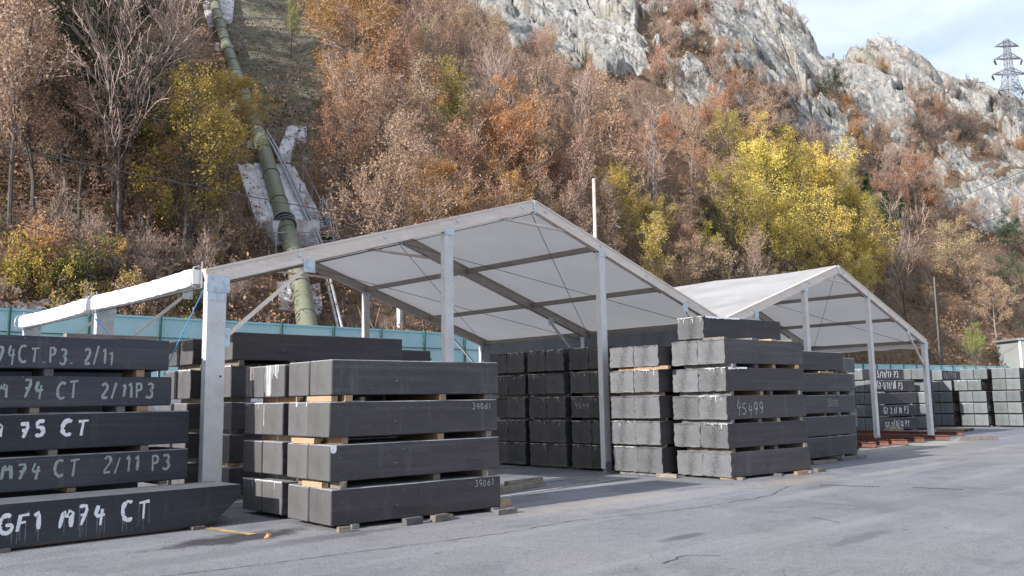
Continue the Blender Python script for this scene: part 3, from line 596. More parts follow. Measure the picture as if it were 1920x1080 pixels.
# front stack
A, wpA = stack('front stack numbered 39061', .515, -2.82, -4.5, LY, 2, .63, 2.87, 0, texts={(3, 0): [dict(t='39061', u=2.38, v=.33, h=.09, s=.009, w=.95, m='paint_thin')], (1, 0): [dict(t='39061', u=2.38, v=.33, h=.09, s=.009, w=.95, m='paint_thin')]}, seed=11, jit=.015, bear=(.09, .63, .92), groundb=(.12, .45, .60, .95))
B, _ = stack('striped stack behind the 39061 stack', .69, -1.26, -2, LY, 2, .63, 2.9, 0, end='end_smooth', seed=12, jit=.02, crust=.3, bear=(.1, .8))
def end_streaks(o, H, ys, cols, seed):
    rr = random.Random(seed)
    for m_, grp in cols.items():
        mb = MB()
        for i, (y, w, l) in enumerate(grp):
            d = -.004 - .0003 * i; pts = 7; vs = []
            for k in range(pts):
                z = H - l * k / (pts - 1) + (.004 if k == 0 else 0); ww = w * rr.uniform(.6, 1.1); yo = y + rr.uniform(-.002, .002); vs += [(d, yo - ww / 2, z), (d, yo + ww / 2, z)]
            mb.add(vs, [(2 * k, 2 * k + 2, 2 * k + 3, 2 * k + 1) for k in range(pts - 1)])
        part(o, 'resin_streak', mb, M[m_], off=(0, 0, 0))
end_streaks(B[(4, 1)], .48, 0, {'pink_drip': [(.55, .012, .45), (.51, .006, .44), (.46, .014, .45), (.43, .008, .45), (.40, .01, .46), (.60, .01, .42), (.35, .006, .3)]}, 1)
end_streaks(B[(4, 0)], .48, 0, {'paint_w': [(.57, .012, .45), (.53, .018, .46), (.49, .014, .46), (.455, .02, .46), (.42, .01, .44), (.33, .012, .13), (.28, .018, .17), (.23, .02, .20), (.19, .012, .12), (.38, .008, .2), (.61, .008, .4)]}, 2)
end_streaks(B[(3, 0)], .47, 0, {'pink_drip': [(.585, .018, .34)]}, 3)
end_streaks(A[(3, 1)], .47, 0, {'paint_w': [(.36, .02, .06), (.33, .012, .04), (.05, .015, .05)]}, 4)
mb = MB(); vs = []; k = 12
for i in range(k + 1): a_ = math.pi * i / k; vs.append((.05 - .045 * math.cos(a_), -.005, .47 - .05 - .05 * math.sin(a_)))
vs += [(.095, -.005, .48), (.005, -.005, .48)]; mb.add(vs, [tuple(range(len(vs)))]); part(A[(2, 0)], 'paint_blob', mb, M['paint_w'], off=(0, 0, 0))
# long block on top of the stack behind the near post, and its stack
L5 = [(.06, .55), (.63, 1.13), (1.21, 1.71), (1.80, 2.37)]
Dk, _ = stack('stack under the long top block', 1.50, 1.97, -2, L5, 2, .62, 3.0, 0, seed=13, jit=.05, crust=.6, bear=(.1, .9))
me = block_mesh(3.75, .62, .51, 0, 77, [M['carbon'], M['end_smooth'], M['carbon_top']])
for j, (dy, lb) in enumerate(((0, 'long dark block lying on top, right of the near post'), (.63, 'long dark block behind the other long top block'))):
    o = solo('carbon_block', me, None, lb, 'carbon block', (1.47, 1.95 + dy, 2.475), 'carbon blocks stacked on bearers'); o.rotation_euler = (0, 0, R(-2))
for j, ux in enumerate((.15, 1.2, 2.7)):
    mb = MB().box((-.05, 0, 0), (.05, 1.25, .1)); solo('bearer', mb, M['wood'], 'grey timber bearer under the long top block, %s' % ['nearest its left end', 'a third of the way along', 'nearest its right end'][j], 'bearer', (1.5 + ux, 1.93, 2.372), 'bearers between block layers')
E5 = L5 + [(2.48, 2.985)]
stack('stack behind the lettered beams', 1.58, 3.95, -1, E5, 2, .64, 2.9, 0, seed=14, jit=.06, crust=.5, bear=(.1, .9))
stack('low stack seen beyond the long top block', 6.2, 3.3, 0, [(.06, .55), (.63, 1.13), (1.21, 1.71), (1.80, 2.3), (2.4, 2.87)], 1, .6, 1.0, 0, seed=15, jit=.02, bear=(.2, .8))
# shaded stacks inside the left marquee
LI = [(.05, .58), (.625, 1.146), (1.23, 1.72), (1.81, 2.30), (2.375, 2.885)]
stack('shaded stack behind the thin post', 9.86, -.005, 0, LI, 2, .62, 2.9, 1, end='end_smooth', side='carbon_shade_tint', seed=16, crust=.85, bear=(.08, .9), texts={(3, 1): [dict(t='45499', plane='x', u=.5, v=.22, h=.13, s=.012, m='paint_thin')]})
stack('middle shaded stack in the left marquee', 9.86, 1.42, 0, LI, 2, .62, 2.9, 1, end='end_smooth', side='carbon_shade_tint', seed=17, crust=.85, bear=(.08, .9))
stack('farthest shaded stack in the left marquee', 9.95, 2.88, 0, LI, 2, .64, 2.9, 1, end='end_smooth', side='carbon_shade_tint', seed=18, crust=.85, bear=(.08, .9))
LS3 = [(.084, .61), (.67, 1.165), (1.23, 1.71), (1.79, 2.265), (2.345, 2.79)]
stack('pale stack left of the 45499 stack', 9.36, -1.74, 0, LS3, 2, .66, 2.6, 1, end='end_rough', seed=19, crust=.4, bear=(.08, .5, .9))
LS2 = [(.05, .535), (.63, 1.115), (1.2, 1.68), (1.775, 2.25), (2.335, 2.84), (2.895, 3.355)]
S2, _ = stack('tall stack numbered 45499', 9.55, -3.27, -6.5, LS2, 2, .71, 2.72, 1, end='end_rough', seed=20, crust=.6, jit=.02, only={6: [0]}, dyl={6: .62}, noff={6: .12}, bear=(.08, .42, .60, .93), groundb=(.06, .55, .93), texts={(3, 0): [dict(t='45499', u=.30, v=.08, h=.27, s=.016, w=.78, m='paint_thin')]})
# crumbled plaster-like spill on two layers
for kz, xx, ln in ((2.25, 9.62, .62), (3.355, 9.75, 1.15)):
    rr = random.Random(int(ln * 100)); mb = MB(); k = 18; vs = []
    for i in range(k + 1): x_ = ln * i / k; vs += [(x_, -.012, -.02 - rr.uniform(0, .03) * (1 - i / k)), (x_, -.01, .012), (x_, .35, .02)]
    fs = []
    for i in range(k): a_ = 3 * i; fs += [(a_, a_ + 1, a_ + 4, a_ + 3)[::-1], (a_ + 1, a_ + 2, a_ + 5, a_ + 4)[::-1]]
    mb.add(vs, fs); o = part(S2[(4, 0)] if kz < 3 else S2[(6, 0)], 'white_spill', mb, M['white_pvc'], off=(0, 0, 0)); o.location = (.06, 0, .475 if kz < 3 else .46)
LS4 = [(.10, .60), (.63, 1.12), (1.2, 1.66), (1.75, 2.22), (2.30, 2.78)]
stack('stack numbered 35515', 14.25, -2.38, -2, LS4, 2, .66, 2.9, 0, seed=21, jit=.03, noff={5: -.45}, bear=(.5, .7, .93), texts={(3, 0): [dict(t='35515', u=1.42, v=.17, h=.17, s=.014, w=.8, m='paint_thin')]})
stack('bluish stack right of the 35515 stack', 20.95, -.82, 90, [(.08, .62), (.66, 1.22), (1.26, 1.80), (1.84, 2.3), (2.36, 2.8)], 1, .8, 2.6, 0, end='end_far', side='carbon_shade_tint', seed=22, jit=.05, bear=(.1, .8))
# far stacks in the open yard
LR = [(.06, .59), (.66, 1.16), (1.22, 1.72), (1.78, 2.28), (2.33, 2.82)]
stack('far stack lettered G2', 32.95, 3.68, -14, LR, 3, .5, 3.0, 0, end='end_far', seed=31, jit=.06, crust=.2, bear=(.1, .9), only={5: [1, 2]},
      texts={(1, 0): [dict(t='G2 2/11/18 P2', u=.75, v=.12, h=.26, s=.035, w=.62)], (2, 0): [dict(t='G2 2.11.18 P3', u=.6, v=.12, h=.28, s=.035, w=.64)], (4, 0): [dict(t='G2-1/11/18 P3', u=.2, v=.12, h=.30, s=.035, w=.62)], (5, 1): [dict(t='G2 5/11/17 P3', u=.5, v=.10, h=.30, s=.035, w=.68)]})
stack('far stack lettered G3', 36.4, 2.60, 15, LR, 2, .62, 3.0, 0, end='end_far', seed=32, jit=.25, crust=.2, bear=(.1, .9), texts={(1, 0): [dict(t='G2', u=.5, v=.1, h=.3, s=.035)], (2, 0): [dict(t='GM2', u=.3, v=.1, h=.3, s=.035)], (3, 0): [dict(t='G1', u=.3, v=.1, h=.3, s=.035)], (5, 0): [dict(t='G3', u=.4, v=.1, h=.3, s=.035)]})
stack('far stack lettered G136', 40.5, 2.91, 4, LR, 2, .62, 3.6, 0, end='end_far', seed=33, jit=.08, crust=.2, bear=(.1, .9), only={5: [1]}, dyl={5: -.2}, texts={(1, 0): [dict(t='G1 36', u=.12, v=.1, h=.32, s=.035, w=.6)], (2, 0): [dict(t='GM36', u=.12, v=.1, h=.32, s=.035, w=.6)], (3, 0): [dict(t='G1', u=.9, v=.1, h=.32, s=.035)], (4, 0): [dict(t='GM3/7', u=.1, v=.1, h=.30, s=.035, w=.6)], (5, 1): [dict(t='G136.32.11.15.8', u=.3, v=.1, h=.3, s=.035, w=.68)]})
stack('far stack lettered GM36', 40.4, 1.31, 2, LR, 2, .62, 3.4, 0, end='end_far', seed=34, jit=.08, crust=.2, bear=(.1, .9), dyl={5: -.1, 4: .2}, texts={(1, 0): [dict(t='G7', u=.1, v=.1, h=.3, s=.035)], (2, 0): [dict(t='GM36', u=.1, v=.1, h=.3, s=.035, w=.7)], (3, 0): [dict(t='G136', u=.3, v=.1, h=.3, s=.035, w=.7)], (4, 0): [dict(t='P136', u=.2, v=.1, h=.3, s=.035, w=.7)]})
stack('far stack nearest the right edge', 40.5, -.17, -4, LR, 2, .63, 3.2, 0, end='end_far', seed=35, jit=.1, crust=.2, bear=(.1, .9), texts={(1, 0): [dict(t='G1', u=.1, v=.1, h=.3, s=.035)]})
stack('far stack cut by the right edge', 41.2, -1.95, -4, LR, 2, .7, 3.2, 0, end='end_far', seed=36, jit=.1, crust=.2, bear=(.1, .9))
mb = MB()
mb.add([(-.006, .24, .28), (-.006, .34, .28), (-.006, .34, .40), (-.006, .24, .40)], [(0, 3, 2, 1)])

# lettered beams at the left
TB = [('GF1 M74 CT', (.04, .545), -1.16, -4.9, .03, 'paint_w', -2.93, .17, .21, -1.17, .048, 6), ('M74 CT  2/11 P3', (.60, 1.04), -.25, -4.8, -.27, 'paint_g', -2.70, .16, .20, -.52, .036, 0), ('M 75 CT', (1.115, 1.59), -.25, -4.8, -.27, 'paint_w', -2.86, .18, .20, -1.67, .050, 0),
      ('M 74 CT  2/11P3', (1.67, 2.08), -.25, -4.8, -.55, 'paint_g', -2.80, .12, .21, -.82, .036, 0), ('74CT.P3. 2/11', (2.18, 2.61), -.25, -4.8, -.60, 'paint_g', -2.84, .07, .20, -1.42, .032, 0)]
LBN = ['lowest lettered beam, white GF1 M74 CT with drips and slanted end', 'second lettered beam up, grey chalk M74 CT 2/11 P3', 'third lettered beam up, bold white M 75 CT', 'fourth lettered beam up, chalk M 74 CT 2/11 P3', 'top lettered beam, chalk 74 CT.P3. 2/11']
for i, (tx, (z0, z1), yy, x0, x1, pm, tu, tv, th, tw_, ts, td) in enumerate(TB):
    L = x1 - x0 + (.08 if i == 0 else 0)
    if i == 0:
        mb = MB(); H = z1 - z0; Wd = .85; pr = [(0, .0), (L - .50, 0), (L - .36, .045), (L - .02, .335), (L, .37), (L, H - .012), (L - .012, H), (0, H)]
        n = len(pr); vs = [(x_, 0.012 if False else 0, z_) for x_, z_ in pr] + [(x_, Wd, z_) for x_, z_ in pr]; mb.add(vs, [tuple(range(n)), tuple(range(2 * n - 1, n - 1, -1))])
        for j in range(n): j2 = (j + 1) % n; mb.add([vs[j], vs[n + j], vs[n + j2], vs[j2]], [(0, 1, 2, 3)], 1 if j == 6 else 0)
        me = mb.mesh('lettered_beam', [M['carbon_shade_tint'], mat('carbon_beam_top', (.12, .125, .14), .8, 0, [(4, (.08, .085, .095), .4, .65, 6)], .3, 40)])
    else: me = block_mesh(L, 1.1 if i < 3 else .62, z1 - z0, 0, 900 + i, [M['carbon_shade_tint'], M['end_smooth'], M['carbon_shade_tint'] if i > 2 else M['carbon_top']])
    o = solo('lettered_beam', me, None, LBN[i], 'carbon beam', (x0, yy, z0), 'lettered carbon beams')
    mb, dr = text_mb(tx, tu - x0, tv, th, 1, ts, 60 + i, 'y', 0, td, .24, tw_ - x0); part(o, 'painted_lettering', mb, M[pm], off=(0, 0, 0))
    if dr.v: part(o, 'paint_drip', dr, M['paint_drip'], off=(0, 0, 0))
    if 0 < i:
        for j, bx in enumerate((-3.6, (-1.85, -2.1, -2.35, -2.2)[i - 1] + .0, (-.62, -.9, -1.25, -1.0)[i - 1])):
            zb = TB[i - 1][1][1]; mt = ['wood', 'conc_bearer', 'wood_tan', 'wood'][(i + j) % 4]; y0 = yy + .02
            solo('bearer', MB().box((-.055, 0, 0), (.055, .55, z0 - zb - .003)), M[mt], 'bearer under the %s lettered beam, %s' % (['second', 'third', 'fourth', 'top'][i - 1], ['toward the left', 'mid length', 'toward the right end'][j]), 'bearer', (bx, y0, zb + .0015), 'bearers between block layers')
# more beams behind them
for k, (z0, z1) in enumerate(((.60, 1.04), (1.115, 1.59), (1.67, 2.08), (2.18, 2.61))):
    o = solo('carbon_block', block_mesh(4.3, .6, z1 - z0, 0, 950 + k, [M['carbon_shade_tint'], M['end_smooth'], M['carbon_top']]), None, 'plain beam directly behind the %s lettered beam' % ['second', 'third', 'fourth', 'top'][k], 'carbon beam', (-4.75 - .03 * k, .92 if k < 2 else .42, z0), 'plain beams behind the lettered beams')
for k, (z0, z1) in enumerate(((.05, .60), (.66, 1.22), (1.29, 1.83), (1.9, 2.42))):
    solo('carbon_block', block_mesh(5.2, .62, z1 - z0, 0, 970 + k, [M['carbon_shade_tint'], M['end_smooth'], M['carbon_top']]), None, 'plain beam in the rearmost row behind the lettered beams, %s layer' % ['bottom', 'second', 'third', 'top'][k], 'carbon beam', (-5.4 + .05 * k, 1.75, z0), 'plain beams behind the lettered beams')
o = solo('bearer', MB().box((0, 0, 0), (.42, .5, .1)), M['dark'], 'dark flat block on the top beam at the left edge', 'bearer', (-3.35, -.15, 2.613))
solo('plank', MB().obox((0, 0, .035), (.62, .07, .033)), M['wood'], 'grey plank lying on the top lettered beam', 'plank', (-1.32, .05, 2.612))
solo('bearer', MB().box((-.08, -.25, 0), (.08, .25, .075)), M['wood_tan'], 'pale wood offcut between third and fourth lettered beams', 'bearer', (-.95, .02, 1.592), 'bearers between block layers')
for i, (x_, y_, L_, dx) in enumerate(((-2.93, -1.22, .9, .09), (-.62, -1.25, .9, .13))):
    solo('bearer', MB().box((0, 0, 0), (dx + .04, L_, .095 if i == 0 else .10)).obox((0, 0, 0), (.001, .001, .001)), M['wood'], ['grey bearer on the asphalt under the lowest beam, left', 'grey bearer under the slanted end of the lowest beam'][i], 'bearer', (x_, y_, -.06 if False else .002), 'bearers between block layers').scale = (1, 1, .38)
solo('plank', MB().obox((0, 0, .012), (1.5, .05, .012)), M['wood_tan'], 'thin pale lath on the asphalt under the lowest beam', 'plank', (-2.0, -.95, .003))
# protruding bearers in front of the 39061 stack, and loose timber
for i, (x_, y_, rz, l, w_, h_, mt, lb) in enumerate(((1.62, -3.14, 4, .30, .10, .085, 'conc_bearer', 'dark grey bearer stub, leftmost of two in front of the 39061 stack'), (2.08, -3.18, 8, .30, .11, .09, 'wood', 'brown split bearer stub in front of the 39061 stack'), (3.18, -3.36, -2, .38, .12, .07, 'conc_bearer', 'flat grey bearer at the right foot of the 39061 stack'), (.62, -2.98, -12, .16, .10, .06, 'wood', 'crumbling bearer end under the near corner of the front stack'),
        (3.75, -2.7, 20, .42, .10, .10, 'wood_tan', 'short cut timber right of the front stack'), (5.8, -1.05, 12, 1.6, .14, .09, 'wood', 'long broken timber lying beside the painted line'), (6.1, -.85, 8, 1.1, .10, .16, 'wood', 'dark timber lying behind the broken timber'), (11.5, -3.75, -8, .36, .10, .075, 'wood_tan', 'pale bearer stub in front of the 45499 stack'), (12.35, -3.75, -8, .30, .12, .08, 'wood', 'grey bearer stub at the right foot of the 45499 stack'),
        (14.6, -2.75, -8, 1.0, .14, .08, 'wood', 'wide grey bearer sticking out left below the 35515 stack'), (16.2, -2.75, -5, 1.2, .14, .09, 'conc_bearer', 'grey slab bearer right below the 35515 stack'), (9.7, -3.1, -85, .3, .12, .05, 'wood_tan', 'pale bearer under the near corner of the 45499 stack'), (9.35, -1.85, -85, .5, .10, .08, 'wood', 'pale bearer between the two rough ended stacks'), (27.5, -2.2, -30, 1.6, .16, .12, 'wood', 'grey timber lying right of the marquee corner post'))):
    mb = MB().obox((0, 0, h_ / 2), (l / 2, w_ / 2, h_ / 2)); rr = random.Random(i); mb.v = [(a_ + rr.uniform(-.01, .01), b_ + rr.uniform(-.008, .008), c_ + (rr.uniform(-.006, .004) if c_ > .01 else 0)) for a_, b_, c_ in mb.v]
    o = solo('timber_bearer', mb, M[mt], lb, 'bearer', (x_, y_, .001)); o.rotation_euler = (0, 0, R(rz))
# bearers showing on the ends
for i, (x_, y_, z_, w_, mt, lb) in enumerate(((.60, -2.45, 1.683, .62, 'wood_tan', 'tan bearer across the ends under the top layer of the front stack'), (.60, -2.05, 1.113, .60, 'wood_tan', 'split tan bearer across the ends under the third layer of the front stack'), (.60, -2.3, .533, .5, 'wood_tan', 'tan bearer across the ends above the bottom layer, front stack'), (9.45, -1.5, 2.268, .9, 'wood_tan', 'tan bearer across the ends under the top of the pale stack'), (9.75, -2.9, 2.843, .5, 'wood', 'grey timber under the single top block, left'), (10.7, -3.3, 2.843, .26, 'conc_bearer', 'dark spacer under the single top block, middle'), (11.4, -3.35, 2.843, .2, 'wood_tan', 'orange timber under the single top block, right of middle'), (12.1, -3.5, 2.843, .4, 'wood', 'pale board under the single top block, right end'), (15.7, -2.45, 2.223, .8, 'wood_tan', 'yellow board under the top layer of the 35515 stack'))):
    if i in (5, 6, 7, 8): mb = MB().box((-w_ / 2, 0, 0), (w_ / 2, .5, .05))
    else: mb = MB().box((-.05, -w_ / 2, 0), (.05, w_ / 2, .075 if i < 4 else .05))
    rr = random.Random(i); mb.v = [(a_ + rr.uniform(-.006, .006), b_ + rr.uniform(-.006, .006), c_) for a_, b_, c_ in mb.v]
    solo('bearer', mb, M[mt], lb, 'bearer', (x_, y_, z_), 'bearers between block layers')

# ------------------------------------------------------------------ marquees
TW, HE, HA, BY = 14.62, 3.76, 5.97, 4.68
def membrane():
    m = bpy.data.materials.new('white_membrane'); m.use_nodes = True; t, b = node_env(m); b.inputs['Base Color'].default_value = (.80, .80, .82, 1); b.inputs['Roughness'].default_value = .5
    tr = N(t, 'ShaderNodeBsdfTranslucent'); tr.inputs[0].default_value = (.66, .63, .60, 1); mx = N(t, 'ShaderNodeMixShader'); mx.inputs[0].default_value = .42
    tc = N(t, 'ShaderNodeTexCoord'); n = N(t, 'ShaderNodeTexNoise', i_Scale=.7, i_Detail=5.0); t.links.new(tc.outputs['Object'], n.inputs[0]); cr_ = N(t, 'ShaderNodeValToRGB'); cr_.color_ramp.elements[0].color = (.54, .53, .52, 1); cr_.color_ramp.elements[1].color = (.68, .68, .70, 1); cr_.color_ramp.elements[0].position = .35; cr_.color_ramp.elements[1].position = .6
    t.links.new(n.outputs[0], cr_.inputs[0]); t.links.new(cr_.outputs[0], b.inputs['Base Color']); bp = N(t, 'ShaderNodeBump', i_Strength=.3, i_Distance=.1); n2 = N(t, 'ShaderNodeTexNoise', i_Scale=1.3, i_Detail=2.0); t.links.new(tc.outputs['Object'], n2.inputs[0]); t.links.new(n2.outputs[0], bp.inputs['Height']); t.links.new(bp.outputs[0], b.inputs['Normal'])
    out = t.nodes['Material Output']; t.links.new(b.outputs[0], mx.inputs[1]); t.links.new(tr.outputs[0], mx.inputs[2]); t.links.new(mx.outputs[0], out.inputs[0]); return m
M['roof'] = membrane()
def marquee(x0, label, first):
    t = thing('marquee', label, 'marquee tent', (x0, 0, 0), 'aluminium marquees over the stacks')
    zr = lambda f: HE + (HA - HE) * (1 - abs(2 * f - 1))      # top line of the rafters
    rd = .25; post_y = -.06
    for k in range(3):
        y = k * BY + (0 if k else -.06)
        for side in (0, 1):
            xa, xb = (x0, x0 + TW / 2) if side == 0 else (x0 + TW, x0 + TW / 2); dz = Vector((0, 0, -rd / 2 * 1.04)); mb = MB()
            p, q = Vector((xa, y, HE)) + dz, Vector((xb, y, HA)) + dz; d = (q - p).normalized(); nrm = Vector((-d.z, 0, d.x)) if side == 0 else Vector((d.z, 0, -d.x)) * -1
            if nrm.z < 0: nrm = -nrm
            e = .004 if side else 0
            mb.bar(p, q + d * (.0 - e), .10, rd - .06, (0, 0, 1)); mb.bar(p + nrm * (rd / 2 - .018), q + nrm * (rd / 2 - .018) - d * e, .13, .036); mb.bar(p - nrm * (rd / 2 - .018), q - nrm * (rd / 2 - .018) - d * e, .13, .036)
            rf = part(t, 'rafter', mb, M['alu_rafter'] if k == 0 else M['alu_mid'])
            mb = MB()
            for f in (.22, .46, .70, .95):
                c = p.lerp(q, f)
                if k == 0: part(rf, 'bolt', MB().tube([c + Vector((0, -.05, .02)), c + Vector((0, -.075, .02))], .035, 10), M['plate'], off=(x0, 0, 0))
            for f in (.015, .035, .055): c = p.lerp(q, f); mb.tube([c + Vector((0, -.05, .05)), c + Vector((0, -.06, .05))], .012, 6); mb.tube([c + Vector((0, -.05, -.04)), c + Vector((0, -.06, -.04))], .012, 6)
            if k == 0: part(rf, 'rivets', mb, M['plate'], off=(x0, 0, 0))['kind'] = 'stuff'
            # eave post
            xp = x0 + .16 if side == 0 else x0 + TW - .16
            if not (not first and side == 0):
                mb = MB(); mb.box((xp - .15, y - .07, .02), (xp + .15, y + .07, HE - .19)); ps = part(t, 'eave_post', mb, M['alu'])
                mb = MB().box((xp - .17, y - .085, HE - .36), (xp + .20, y - .075, HE - .10)); mb.box((xp - .155, y - .076, HE - .5), (xp + .155, y - .0715, HE - .36)); part(ps, 'corner_plate', mb, M['plate'], off=(x0, 0, 0))
                mb = MB().tube([(xp + .09, y - .070, 2.1), (xp + .09, y - .0745, 2.1)], .017, 10); part(ps, 'bolt_hole', mb, M['dark'], off=(x0, 0, 0))
                mb = MB().box((xp - .22, y - .16, .002), (xp + .22, y + .16, .02)); part(ps, 'base_plate', mb, M['steel'], off=(x0, 0, 0))
                # slim channel beside the post
                mb = MB().box((xp + .155, y + .02, .02), (xp + .20, y + .07, HE - .38)); part(t, 'post_channel', mb, M['alu_rafter'])
            # eave brace
            s = 1 if side == 0 else -1
            bx0 = xp + s * .19; mb = MB(); mb.bar((bx0, y - .02, 2.72), (x0 + (1.72 if side == 0 else TW - 1.72), y - .02, zr(1.72 / TW) - .36), .055, .055); br = part(t, 'eave_brace', mb, M['alu_rafter'] if k == 0 else M['alu'])
            xm = x0 + (1.78 if side == 0 else TW - 1.78); mb = MB().box((xm - .11, y - .075, zr(1.78 / TW) - .44), (xm + .11, y - .067, zr(1.78 / TW) - .22)); part(br, 'brace_plate', mb, M['plate'], off=(x0, 0, 0)); part(br, 'brace_plate', MB().box((bx0 - .04, y - .075, 2.55), (bx0 + .04, y - .067, 2.85)), M['plate'], off=(x0, 0, 0))
        # collar tie
        xc = x0 + TW / 2; mb = MB().tube([(xc - 1.02, y + .02, 5.44), (xc + 1.05, y + .02, 5.42)], .035, 8); part(t, 'collar_tie', mb, M['alu_rafter'])
        mb = MB().box((xc - .03, y - .078, HA - .32), (xc + .03, y - .068, HA - .02)); part(t, 'ridge_plate', mb, M['plate'])
        mb = MB()
        for s in (-1, 1): mb.tube([(xc, y, HA - .3), (xc + s * 4.2, y, 4.55)], .008, 5)
        # gable posts on first and last frames
        if k in (0, 2):
            for f in ((.3333, .652) if k == 0 else (.652,)):
                xg = x0 + f * TW; mb = MB().box((xg - .10, y - .065, .10), (xg + .10, y + .065, zr(f) - rd - .01)); gp = part(t, 'gable_post', mb, M['alu'])
                mb = MB().box((xg - .102, y - .067, .1), (xg - .088, y - .066, zr(f) - rd - .02)); mb.box((xg + .088, y - .067, .1), (xg + .102, y - .066, zr(f) - rd - .02)); part(gp, 'post_edge', mb, M['alu_rafter'], off=(x0, 0, 0))
                mb = MB().box((xg - .12, y - .08, zr(f) - rd - .10), (xg + .12, y - .068, zr(f) - rd + .02)); part(gp, 'cleat', mb, M['plate'], off=(x0, 0, 0))
                mb = MB().box((xg - .11, y - .075, .10), (xg + .11, y - .066, .26)); mb.obox((xg, y, .07), (.06, .04, .05)); mb.box((xg - .16, y - .16, .002), (xg + .16, y + .16, .018))
                for sx in (-1, 1): mb.bar((xg + sx * .13, y - .1, .015), (xg, y, .11), .012, .02)
                part(gp, 'foot', mb, M['steel'], off=(x0, 0, 0))
    # purlins
    for k in range(2):
        ya, yb = k * BY + (.06 if k else .0), (k + 1) * BY - .06
        for f in (.0, .175, .348, .652, .825, 1.0):
            xg = x0 + min(max(f * TW, .12), TW - .12); z = zr((xg - x0) / TW) - .13; mb = MB().bar((xg, ya, z), (xg, yb, z), .10, .12); part(t, 'purlin' if f not in (0., 1.) else 'eave_beam', mb, M['alu_shade'])
            if f in (.652, .825):
                mb = MB(); mb.tube([(xg, ya + .02, z - .05), (xg, ya + .12, z - .08)], .03, 6); part(t, 'purlin_clamp', mb, M['dark'])
        for (fa, fb) in ((.5, 1.0), (0., .5)):
            xa, xb = x0 + fa * TW, x0 + fb * TW
            mb = MB().tube([(xa, ya, zr(fa) - .27), (xb, yb, zr(fb) - .3)], .008, 5); part(t, 'bracing_cable', mb, M['cable']); mb = MB().tube([(xa, yb, zr(fa) - .28), (xb, ya, zr(fb) - .31)], .008, 5); part(t, 'bracing_cable', mb, M['cable'])
        # roof skins, one per bay and slope, hung in the rafters' keder tracks
        for (fa, fb) in ((0., .5), (.5, 1.)):
            nu, nv = 14, 8; vs = []
            for i in range(nu + 1):
                for j in range(nv + 1):
                    f = fa + (fb - fa) * i / nu; y = k * BY + BY * j / nv; sag = .045 * math.sin(math.pi * j / nv) * (1 + .3 * math.sin(i * 1.7))
                    vs.append((x0 + f * TW, y, zr(f) + .004 - sag * .8 - .03 * math.sin(math.pi * j / nv)))
            mb = MB().add(vs, [(i * (nv + 1) + j, (i + 1) * (nv + 1) + j, (i + 1) * (nv + 1) + j + 1, i * (nv + 1) + j + 1) for i in range(nu) for j in range(nv)]); part(t, 'roof_skin', mb, M['roof'], smooth=True)
        # valance on the right eave
        mb = MB(); vs = []; K = 24
        for i in range(K + 1): y = ya + (yb - ya) * i / K; vs += [(x0 + TW + .01, y, HE - .02), (x0 + TW + .02 + .01 * math.sin(i), y, HE - .34 - .02 * math.sin(i * .9))]
        mb.add(vs, [(2 * i, 2 * i + 1, 2 * i + 3, 2 * i + 2) for i in range(K)]); part(t, 'valance', mb, M['white_pvc'])
        if first:
            mb = MB(); vs = []; K = 60
            for i in range(K + 1): y = ya + (yb - ya) * i / K; vs += [(x0 + TW - .25 + .03 * math.sin(i * .8), y, HE - .2), (x0 + TW - .25 + .05 * math.sin(i * .8 + .4), y, .05)]
            mb.add(vs, [(2 * i, 2 * i + 1, 2 * i + 3, 2 * i + 2) for i in range(K)]); part(t, 'side_curtain', mb, M['wall_pvc'])
            # rolled-up curtain under the left eave
            n_ = 26; mb = MB(); vs = []; prof = [(-.07, -.135), (-.085, -.10), (-.085, .10), (-.06, .135), (.06, .135), (.07, .1), (.07, -.11), (.05, -.14)]; m_ = len(prof)
            for i in range(n_ + 1):
                y = ya + .06 + (yb - ya - .14) * i / n_; q_ = .82 if i in (0, n_) else 1
                for j_, (u_, v_) in enumerate(prof): vs.append((x0 - .07 + u_ * q_ + .006 * math.sin(i * 1.9 + j_ * 2.2), y, HE - .12 + v_ * q_ - .03 * math.sin(math.pi * i / n_) + .006 * math.sin(i * 2.6 + j_)))
            mb.add(vs, [(i * m_ + j_, (i + 1) * m_ + j_, (i + 1) * m_ + (j_ + 1) % m_, i * m_ + (j_ + 1) % m_) for i in range(n_) for j_ in range(m_)] + [tuple(range(m_)), tuple(n_ * m_ + j_ for j_ in range(m_))[::-1]]); rc_ = part(t, 'rolled_curtain', mb, M['white_pvc'])
            mb = MB()
            for yy in (ya + .02, yb - .02): mb.tube([(x0 - .06 + .13 * math.cos(a_), yy + .05, HE - .13 + .18 * math.sin(a_)) for a_ in np.linspace(0, 6.28, 13)], .012, 5); mb.tube([(x0 - .02, yy, HE - .3), (x0 - .02, yy, HE + .12)], .014, 5)
            part(rc_, 'tie_strap', mb, M['steel'], off=(x0, 0, 0))
    return t
tent1 = marquee(0, 'nearer white marquee with left eave curtain rolled up, open gable', True)
tent2 = marquee(TW, 'farther white marquee on the right, its white roof slope showing', False)
solo('rope', MB().tube([(-.05, -.12, 3.42), (-.30, -.15, 2.9), (-.52, -.2, 2.45), (-.66, -.22, 2.1)], .008, 6), M['rope'], 'blue rope running down from the near left tent corner', 'rope')
solo('rope', MB().tube([(-.05, BY - .15, 3.35), (.5, BY - .3, 2.6)], .012, 6), M['rope'], 'short blue rope at the second eave post', 'rope')
